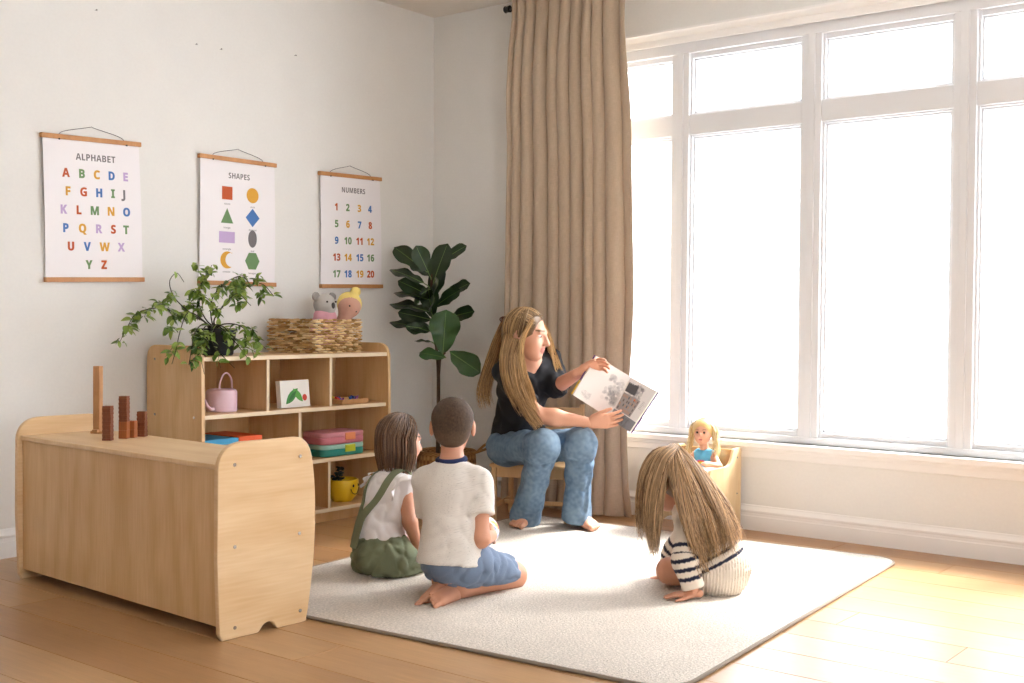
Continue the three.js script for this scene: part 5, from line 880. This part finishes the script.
  // shorts
  const sp = [ell(pelvis.clone().add(V(0.01, -0.008, 0)), [0.112, 0.08, 0.098], tor.q, 0.03), cap(rhip, rhip.clone().lerp(rkn, 0.86), 0.078, 0.064, 0.03, { fb: 1 }), cap(lhip, lhip.clone().lerp(lkn, 0.86), 0.078, 0.064, 0.03, { fb: 1 })];
  const kd = rkn.clone().sub(rhip), sf = folds([0.1, 0.28, 0.45, 0.62].map((t, i) => [rhip.clone().addScaledVector(kd, t).add(V(0.05, 0.06, 0)).toArray(), rhip.clone().addScaledVector(kd, t - 0.22).add(V(0.075, -0.05, 0)).toArray(), 0.010, 0.007]));
  obj('shorts', softMesh(sp, 0.006, { disp: (q) => sf(q) + crease(q, 15, 0.007) + 0.003 * noise(q.x * 20, q.y * 20, q.z * 20), cuts: [{ p: [0, 0.0 + 0.03, 0], n: [0, -1, 0], when: (q) => true }] }), cloth(0x74859e, { bumpMap: weave, bumpScale: 0.0006 }), g);
  // cropped hair
  const hd = col('#36261c'), hl = col('#77604a');
  const hp = [ell(H.at(0, 0.032, -0.02, S), [0.083 * S, 0.086 * S, 0.096 * S], H.q, 0.01), ell(H.at(0, -0.022, -0.048, S), [0.068 * S, 0.058 * S, 0.05 * S], H.q, 0.02), ell(H.at(0, -0.05, 0.085, S), [0.09 * S, 0.105 * S, 0.08 * S], H.q, 0.004, { sub: 1 }), ...[-1, 1].map((s) => ell(H.at(s * 0.085, -0.012, -0.004, S), [0.02 * S, 0.04 * S, 0.026 * S], H.q, 0.004, { sub: 1 }))];
  const inv = H.q.clone().invert();
  obj('hair', softMesh(hp, 0.0036, { disp: (q) => 0.0012 * noise(q.x * 200, q.y * 160, q.z * 200), color: (q, w) => { const l = q.clone().sub(H.c).applyQuaternion(inv).divideScalar(S); return hd.clone().lerp(hl, clamp(0.22 + 0.3 * noise(q.x * 240, q.y * 160, q.z * 240) + 0.35 * smooth(0.0, -0.06, l.y))); } }), std({ vertexColors: true, roughness: 0.85 }), g);
  // ball in his hands
  const bc = [col('#f2f2ee'), col('#8fd14f'), col('#e0584e'), col('#3f8fd0'), col('#f0b93a')];
  const sg = new THREE.SphereGeometry(0.054, 40, 28), sc = new Float32Array(sg.attributes.position.count * 3), sv = V();
  for (let i = 0; i < sg.attributes.position.count; i++) { sv.fromBufferAttribute(sg.attributes.position, i).normalize(); const n = noise(sv.x * 2.2 + 4, sv.y * 2.2, sv.z * 2.2); const c = Math.abs(sv.dot(V(0.5, 0.3, -0.8).normalize())) > 0.86 ? bc[2] : (Math.abs(sv.z * 0.6 - sv.x * 0.8) < 0.22 ? bc[1] : n > 0.22 ? bc[3] : n < -0.25 ? bc[4] : bc[0]); sc.set([c.r, c.g, c.b], i * 3); }
  sg.setAttribute('color', new THREE.BufferAttribute(sc, 3));
  const bo = obj('toy_ball', sg, std({ vertexColors: true, roughness: 0.45 })); bo.position.copy(ballC).add(O); tag(bo, 'small green and white patterned ball in the kneeling child\'s hands', 'ball');
}
// ---- the girl in green dungarees
{
  const O = V(1.36, 0.011, 1.74), g = thing('person', 'child with a brown bob in white blouse and olive dungarees, sitting beside the kneeling child', 'person', O.toArray()), p = (a) => V(...a).sub(O);
  const skin = col('#cf9577');
  const pelvis = p([1.355, 0.076, 1.757]), spine = p([1.340, 0.183, 1.753]), chest = p([1.344, 0.286, 1.722]), neckB = p([1.357, 0.368, 1.684]), headC = p([1.350, 0.487, 1.661]);
  const rsh = p([1.420, 0.322, 1.712]), lsh = p([1.236, 0.320, 1.691]), rel = p([1.457, 0.207, 1.724]), rwr = p([1.447, 0.111, 1.671]), lel = p([1.226, 0.184, 1.601]), lwr = p([1.275, 0.074, 1.540]);
  const rhip = p([1.403, 0.062, 1.745]), lhip = p([1.288, 0.050, 1.747]), rkn = p([1.436, 0.038, 1.592]), lkn = p([1.241, 0.033, 1.504]), ran = p([1.267, -0.007, 1.548]), lan = p([1.360, 0.011, 1.576]);
  const tor = frame(lsh.clone().sub(rsh), neckB.clone().sub(spine)), H = headFrame(headC, V(0.75 * 0.785 - 0.55 * 0.62, -0.12, -0.75 * 0.62 - 0.55 * 0.785), V(0, 1, 0)), S = 0.82;
  const b = [ell(chest, [0.085, 0.095, 0.062], tor.q, 0.03), cap(spine, pelvis, 0.07, 0.08, 0.04), cap(chest, neckB, 0.05, 0.036, 0.03), cap(neckB, H.at(0, -0.05, -0.01, S), 0.034, 0.034, 0.02), cap(rsh, rel, 0.030, 0.026, 0.02), cap(rel, rwr, 0.027, 0.018, 0.015), cap(lsh, lel, 0.03, 0.026, 0.02), cap(lel, lwr, 0.027, 0.018, 0.015), cap(rhip, rkn, 0.055, 0.042, 0.03), cap(rkn, ran, 0.038, 0.028, 0.02), cap(lhip, lkn, 0.055, 0.042, 0.03), cap(lkn, lan, 0.038, 0.028, 0.02)];
  const rh = handGeo(rwr, V(0.1, -0.25, -0.9), V(0.3, 0.9, 0.1), 1, 0.58, [0.3, 0.35, 0.35, 0.4], skin), lh = handGeo(lwr, V(0.2, -0.3, -0.9), V(-0.2, 0.9, 0), -1, 0.58, [0.3, 0.35, 0.35, 0.4], skin);
  const rf = footGeo(ran.clone().add(V(0.03, -0.03, 0.0)), V(-0.6, 0, -0.5), V(0.2, 0.9, 0.3), -1, 0.56, skin), lf = footGeo(lan.clone().add(V(0.0, -0.03, 0.0)), V(0.8, 0, -0.3), V(-0.2, 0.9, 0.3), 1, 0.56, skin);
  obj('body', [softMesh(b, 0.008, { color: () => skin }), headGeo(H, S, { skin: '#d8a086', brow: '#5d4330' }), rh, lh, rf, lf], skinMat, g);
  eyes(H, S, g);
  // blouse
  const bl = [ell(chest, [0.1, 0.106, 0.082], tor.q, 0.03), cap(spine, pelvis, 0.09, 0.096, 0.04), cap(chest, neckB, 0.066, 0.044, 0.03, { fb: 1 }), cap(rsh.clone().lerp(neckB, 0.05), lsh.clone().lerp(neckB, 0.05), 0.038, 0.038, 0.03)];
  const blouseM = cloth(0xe9e4e2);
  const bo = obj('blouse', softMesh(bl, 0.006, { disp: (q) => crease(q, 18, 0.006, 1, 0.7, 1) + 0.004 * noise(q.x * 22, q.y * 14, q.z * 22) }), blouseM, g);
  const frill = (sh, out, k = 1) => { // eyelet ruffle over the shoulder
    const nU = 72, nV = 5, pos = [], idx = [], up = tor.u;
    for (let s2 = 0; s2 < 2; s2++) for (let j = 0; j <= nV; j++) for (let i = 0; i <= nU; i++) {
      const u = i / nU, v = j / nV, a = lerp(-1.9, 1.9, u); // arc from the back over the shoulder to the front
      const r = 0.046 + 0.014 * k + v * 0.026 * k, w = 0.009 * Math.sin(u * 40) * v, edge = j === nV ? 0.003 * Math.abs(Math.sin(u * 60)) : 0;
      const c = sh.clone().addScaledVector(up, Math.cos(a) * r * 0.9 - v * 0.034 * k - edge).addScaledVector(tor.f, Math.sin(a) * r * (0.55 + 0.45 * k)).addScaledVector(out, 0.016 * k + v * 0.030 * k + w - s2 * 0.0015);
      pos.push(...c.toArray());
    }
    const N = (nU + 1) * (nV + 1); for (let j = 0; j < nV; j++) for (let i = 0; i < nU; i++) { const a = j * (nU + 1) + i, d = a + nU + 1; idx.push(a, a + 1, d + 1, a, d + 1, d, N + a, N + d + 1, N + a + 1, N + a, N + d, N + d + 1); }
    const e = new THREE.BufferGeometry(); e.setAttribute('position', new THREE.Float32BufferAttribute(pos, 3)); e.setIndex(idx); e.computeVertexNormals(); return e;
  };
  obj('frill', frill(rsh, tor.s.clone().negate()), blouseM, bo); obj('frill', frill(lsh, tor.s.clone(), 0.3), blouseM, bo);
  // dungarees: baggy seat, back bib and crossing straps
  const ol = cloth(0x757b60, { bumpMap: weave, bumpScale: 0.0006 });
  const dp = [ell(pelvis.clone().add(V(0, 0.004, 0.0)), [0.122, 0.078, 0.108], tor.q, 0.04), cap(pelvis.clone().add(V(0, 0.02, 0)), spine.clone().lerp(pelvis, 0.45), 0.105, 0.088, 0.04, { fb: 1 }), cap(rhip, rhip.clone().lerp(rkn, 0.62), 0.078, 0.064, 0.04, { fb: 1 }), cap(lhip, lhip.clone().lerp(lkn, 0.62), 0.078, 0.064, 0.04, { fb: 1 })];
  const R = rng(14), gath = folds([...Array(22)].map(() => { const a = R() * 6.28, r = 0.1; return [pelvis.clone().add(V(Math.cos(a) * r, 0.06, Math.sin(a) * r)).toArray(), pelvis.clone().add(V(Math.cos(a + R() - 0.5) * (r + 0.02), -0.03 + R() * 0.05, Math.sin(a + R() - 0.5) * (r + 0.02))).toArray(), 0.008, 0.006]; }));
  const dg = obj('dungarees', softMesh(dp, 0.006, { disp: (q) => gath(q) + crease(q, 20, 0.009) + 0.004 * noise(q.x * 24, q.y * 20, q.z * 24), cuts: [{ p: [0, 0.002, 0], n: [0, -1, 0] }] }), ol, g);
  // straps run over the surface of the back
  const back = tor.f.clone().negate();
  const both = bl.concat(dp), onB = (sd, u, gap = 0.004) => { const c = spine.clone().addScaledVector(tor.u, u).addScaledVector(tor.s, sd * 0.4); return surfaceOut(both, c, back.clone().addScaledVector(tor.s, sd * 9), gap); };
  const strap = (pts, w) => {
    const cv = new THREE.CatmullRomCurve3(pts), n = 26, pos = [], idx = [];
    for (let s2 = 0; s2 < 2; s2++) for (let i = 0; i <= n; i++) { const c = cv.getPointAt(i / n), T = cv.getTangentAt(i / n), ctr = spine.clone().lerp(neckB, clamp(c.clone().sub(spine).dot(tor.u) / spine.distanceTo(neckB), -0.4, 0.86)), N = c.clone().sub(ctr).addScaledVector(T, -c.clone().sub(ctr).dot(T)).normalize(), B = new THREE.Vector3().crossVectors(T, N).normalize(); for (const k of [-1, -0.33, 0.33, 1]) { const e = c.clone().addScaledVector(B, k * w(i / n)).sub(ctr); pos.push(...surfaceOut(both, ctr, e, s2 ? 0.001 : (Math.abs(k) === 1 ? 0.0035 : 0.005)).toArray()); } }
    const M4 = (n + 1) * 4; for (let i = 0; i < n; i++) for (let k = 0; k < 3; k++) { const a = i * 4 + k, d = a + 4; idx.push(a, d, d + 1, a, d + 1, a + 1, M4 + a, M4 + d + 1, M4 + d, M4 + a, M4 + a + 1, M4 + d + 1); }
    for (let i = 0; i < n; i++) for (const k of [0, 3]) { const a = i * 4 + k, d = a + 4; idx.push(a, M4 + a, M4 + d, a, M4 + d, d); }
    const e = new THREE.BufferGeometry(); e.setAttribute('position', new THREE.Float32BufferAttribute(pos, 3)); e.setIndex(idx); e.computeVertexNormals(); return toCreasedNormals(e, 0.7);
  };
  const over = (sh) => [surfaceOut(bl, sh.clone().lerp(neckB, 0.4), back.clone().multiplyScalar(0.9).addScaledVector(tor.u, 0.5), 0.004), surfaceOut(bl, sh.clone().lerp(neckB, 0.4), tor.u, 0.004), surfaceOut(bl, sh.clone().lerp(neckB, 0.4), tor.f.clone().addScaledVector(tor.u, 0.2), 0.004)];
  obj('strap', strap([onB(0.02, -0.105), onB(0.02, -0.07), onB(0.015, -0.03), onB(0.005, 0.015), onB(-0.018, 0.06), onB(-0.035, 0.10), ...over(rsh)], (t) => lerp(0.036, 0.0135, smooth(0.08, 0.42, t))), ol, dg);
  obj('strap', strap([onB(0.02, -0.105, 0.005), onB(0.02, -0.07, 0.005), onB(0.02, -0.03, 0.005), onB(0.028, 0.015, 0.005), onB(0.034, 0.06), onB(0.038, 0.10), ...over(lsh)], (t) => lerp(0.036, 0.0135, smooth(0.08, 0.42, t))), ol, dg);
  // bob
  const Rh = rng(3), c1 = col('#3b281c'), c2 = col('#8a6a4e'), hs = [];
  hs.push(softMesh([ell(H.at(0, 0.03, -0.022, S), [0.080 * S, 0.088 * S, 0.1 * S], H.q, 0.01), ell(H.at(0, -0.03, -0.045, S), [0.079 * S, 0.08 * S, 0.066 * S], H.q, 0.03), ell(H.at(0, -0.05, 0.085, S), [0.07 * S, 0.11 * S, 0.072 * S], H.q, 0.01, { sub: 1 })], 0.005, { color: () => c1.clone().lerp(c2, 0.15) }));
  for (let i = 0; i < 900; i++) {
    const a = Rh() * 6.283, sx = Math.sin(a), cz = Math.cos(a); if (cz > 0.45) continue; // open in front of the face
    const lift = 0.006 + Rh() * 0.010, e = [sx, -0.12, cz], end = V(...e).normalize(), P0 = h2(end, lift), fall = 0.098 + 0.03 * Rh();
    function h2(d, l) { return H.at(d.x * (0.076 + l), 0.026 + d.y * (0.087 + l), -0.016 + d.z * (0.095 + l), S); }
    const dn = P0.clone().add(V(0, -fall * 0.5, 0)).addScaledVector(H.s, sx * 0.004), dn2 = P0.clone().add(V(0, -fall, 0)).addScaledVector(H.s, -sx * 0.014).addScaledVector(H.f, -cz * 0.012);
    hs.push(skullStrand(H, S, [sx * 0.12 + (Rh() - 0.5) * 0.2, 1, 0.15 + (Rh() - 0.5) * 0.5], e, lift, 0.0019, c1.clone().lerp(c2, Math.pow(Rh(), 1.3)), [dn, dn2]));
  }
  obj('hair', hs, hairMat, g);
}
// ---- the girl in the striped jumper
{
  const O = V(2.39, 0.011, 1.27), g = thing('person', 'child with very long fair hair and striped cream jumper, leaning on one hand', 'person', O.toArray()), p = (a) => V(...a).sub(O);
  const skin = col('#cf9577');
  const pelvis = p([2.430, 0.089, 1.214]), spine = p([2.392, 0.153, 1.217]), chest = p([2.364, 0.229, 1.237]), neckB = p([2.327, 0.294, 1.264]), headC = p([2.274, 0.385, 1.291]);
  const lsh = p([2.376, 0.243, 1.329]), rsh = p([2.311, 0.237, 1.164]), lel = p([2.395, 0.141, 1.380]), lwr = p([2.421, 0.036, 1.369]), rel = p([2.222, 0.110, 1.149]), rwr = p([2.180, 0.012, 1.159]);
  const lhip = p([2.419, 0.073, 1.236]), rhip = p([2.389, 0.061, 1.145]), lkn = p([2.267, 0.068, 1.267]), rkn = p([2.220, 0.042, 1.088]), lan = p([2.335, 0.001, 1.088]), ran = p([2.323, 0.005, 1.021]);
  const tor = frame(lsh.clone().sub(rsh), neckB.clone().sub(spine)), H = headFrame(headC, V(-0.72 * 0.785 - 0.55 * 0.62, -0.5, 0.72 * 0.62 - 0.55 * 0.785), V(-0.25, 1, 0.1)), S = 0.84;
  const b = [ell(chest, [0.08, 0.085, 0.06], tor.q, 0.03), cap(spine, pelvis, 0.065, 0.075, 0.04), cap(chest, neckB, 0.05, 0.036, 0.03), cap(neckB, H.at(0, -0.05, -0.01, S), 0.034, 0.034, 0.02), cap(rsh, rel, 0.028, 0.025, 0.02), cap(rel, rwr, 0.026, 0.018, 0.015), cap(lsh, lel, 0.028, 0.025, 0.02), cap(lel, lwr, 0.026, 0.018, 0.015), cap(rhip, rkn, 0.05, 0.044, 0.03), cap(rkn, ran, 0.042, 0.028, 0.02), cap(lhip, lkn, 0.05, 0.046, 0.03), cap(lkn, lan, 0.042, 0.028, 0.02)];
  const lh = handGeo(lwr.clone().add(V(0, -0.006, 0)), p([2.351, 0.004, 1.419]).sub(lwr).setY(-0.006), V(0, 1, 0), -1, 0.62, [0.1, 0.1, 0.12, 0.15], skin, [0.75, -0.1, 0.6]), rh = handGeo(rwr, V(-0.7, -0.15, 0.3), V(0, 1, 0), 1, 0.62, [0.15, 0.15, 0.15, 0.2], skin);
  const lf = footGeo(lan.clone().add(V(0.0, 0.02, 0.0)), V(0.35, -0.08, -0.9), V(0.1, -0.9, 0.3), 1, 0.56, skin), rf = footGeo(ran.clone().add(V(0.0, 0.02, 0.0)), V(0.35, -0.08, -0.9), V(0.1, -0.9, 0.3), -1, 0.56, skin);
  obj('body', [softMesh(b, 0.008, { color: () => skin }), headGeo(H, S, { skin: '#d8a086', brow: '#8a6a48' }), rh, lh, rf, lf], skinMat, g);
  eyes(H, S, g);
  // jumper
  const hem = pelvis.clone().add(pelvis.clone().sub(spine).normalize().multiplyScalar(0.045));
  const jp = [ell(chest, [0.098, 0.1, 0.078], tor.q, 0.03), cap(spine, pelvis, 0.09, 0.106, 0.04), cap(pelvis, hem, 0.104, 0.092, 0.02, { fb: 1 }), cap(chest, neckB, 0.07, 0.048, 0.03), cap(lsh, lel, 0.048, 0.046, 0.03), cap(lel, lwr.clone().lerp(lel, 0.12), 0.047, 0.037, 0.02, { fb: 1 }), cap(rsh, rel, 0.048, 0.046, 0.03), cap(rel, rwr.clone().lerp(rel, 0.1), 0.046, 0.036, 0.02, { fb: 1 })];
  const cream = col('#e3d6c6'), navy = col('#1b2036'), q0 = V();
  const axial = (q, a, bb) => { const d = bb.clone().sub(a); return q0.copy(q).sub(a).dot(d) / d.length(); };
  const tl = (q) => axial(q, hem, neckB), isRib = (q, w) => w < 4 && tl(q) < 0.062;
  obj('jumper', softMesh(jp, 0.0042, { relax: 1, disp: (q, w) => (isRib(q, w) ? 0.004 * Math.sin(q.clone().sub(pelvis).dot(V(0.785, 0, -0.62)) * 600) : 0.0035 * noise(q.x * 24, q.y * 24, q.z * 24)), color: (q, w) => {
    if (w >= 4 && w <= 7) { const up = w === 4 || w === 6, L = w < 6 ? [lsh, lel, lwr] : [rsh, rel, rwr], s = up ? -axial(q, L[1], L[0]) : axial(q, L[1], L[2]); const ph = (s + 0.046) / 0.0325; return s > -0.05 && s < 0.082 && ph - Math.floor(ph) < 0.42 ? navy : cream; }
    const t = tl(q); if (t < 0.062) return cream; const ph = (t - 0.066) / 0.0285; return t < 0.19 && ph - Math.floor(ph) < 0.36 ? navy : cream;
  } }), std({ vertexColors: true, roughness: 0.95, bumpMap: weave, bumpScale: 0.0015 }), g);
  // hair
  const R = rng(55), c1 = col('#5f4228'), c2 = col('#d8b285'), hs = [];
  hs.push(softMesh([ell(H.at(0, 0.03, -0.02, S), [0.080 * S, 0.09 * S, 0.1 * S], H.q, 0.01), ell(H.at(0, -0.03, -0.05, S), [0.075 * S, 0.08 * S, 0.06 * S], H.q, 0.03), ell(H.at(0, -0.055, 0.09, S), [0.066 * S, 0.11 * S, 0.072 * S], H.q, 0.01, { sub: 1 })], 0.005, { color: () => c1.clone().lerp(c2, 0.2) }));
  const G = (pts, sp, n, wv = 0.005, rr = 0.0027) => hs.push(...locks(pts.map(p), sp, Math.round(n * 3.0), rr * 0.52, [c1, c2], R, wv));
  // over the crown and down in front
  G([[2.291, 0.494, 1.288], [2.276, 0.476, 1.376], [2.264, 0.407, 1.413], [2.253, 0.297, 1.412], [2.255, 0.194, 1.400]], (t) => [lerp(0.018, 0.03, smooth(0, 0.4, t)), 0.03], 170);
  G([[2.303, 0.501, 1.316], [2.311, 0.471, 1.394], [2.302, 0.388, 1.422], [2.285, 0.284, 1.412], [2.280, 0.142, 1.395]], (t) => [lerp(0.02, 0.034, smooth(0, 0.4, t)) * (1 - 0.55 * smooth(0.6, 1, t)), 0.03], 200);
  // over the side of the head, along the shoulder and down the back
  G([[2.306, 0.501, 1.314], [2.359, 0.451, 1.356], [2.407, 0.358, 1.359], [2.443, 0.248, 1.333], [2.464, 0.133, 1.313]], (t) => [lerp(0.018, 0.036, t), 0.018], 200, 0.008);
  G([[2.288, 0.500, 1.277], [2.352, 0.451, 1.291], [2.419, 0.362, 1.292], [2.468, 0.263, 1.275], [2.492, 0.148, 1.253]], (t) => [lerp(0.018, 0.034, t), 0.018], 190, 0.008);
  G([[2.268, 0.492, 1.242], [2.331, 0.428, 1.219], [2.397, 0.338, 1.195], [2.452, 0.248, 1.180], [2.480, 0.171, 1.173]], (t) => [lerp(0.018, 0.03, t), 0.018], 130, 0.008);
  G([[2.311, 0.496, 1.335], [2.353, 0.433, 1.386], [2.389, 0.344, 1.399], [2.430, 0.230, 1.389], [2.456, 0.095, 1.353]], (t) => [lerp(0.016, 0.024, t), 0.014], 90, 0.012);
  obj('hair', hs, hairMat, g);
}
{ // the doll's long hair
  const { d, H } = DOLLHAIR, R = rng(2), c1 = col('#d9b878'), c2 = col('#f3e2b8'), hs = [];
  hs.push(softMesh([ell(H(0, 0.016, -0.013), [0.049, 0.05, 0.05], null, 0.01), ell(H(0, -0.02, 0.052), [0.038, 0.056, 0.04], null, 0.004, { sub: 1 })], 0.004, { color: () => c1 }));
  for (const s of [-1, 1]) hs.push(...locks([H(0, 0.062, -0.01), H(s * 0.045, 0.03, -0.008), H(s * 0.056, -0.03, -0.01), H(s * 0.062, -0.075, 0.0), H(s * 0.06, -0.12, 0.01)], (t) => [lerp(0.008, 0.016, t), 0.016], 70, 0.0017, [c1, c2], R, 0.006));
  obj('hair', hs, hairMat, d);
}

renderer.render(scene, camera);
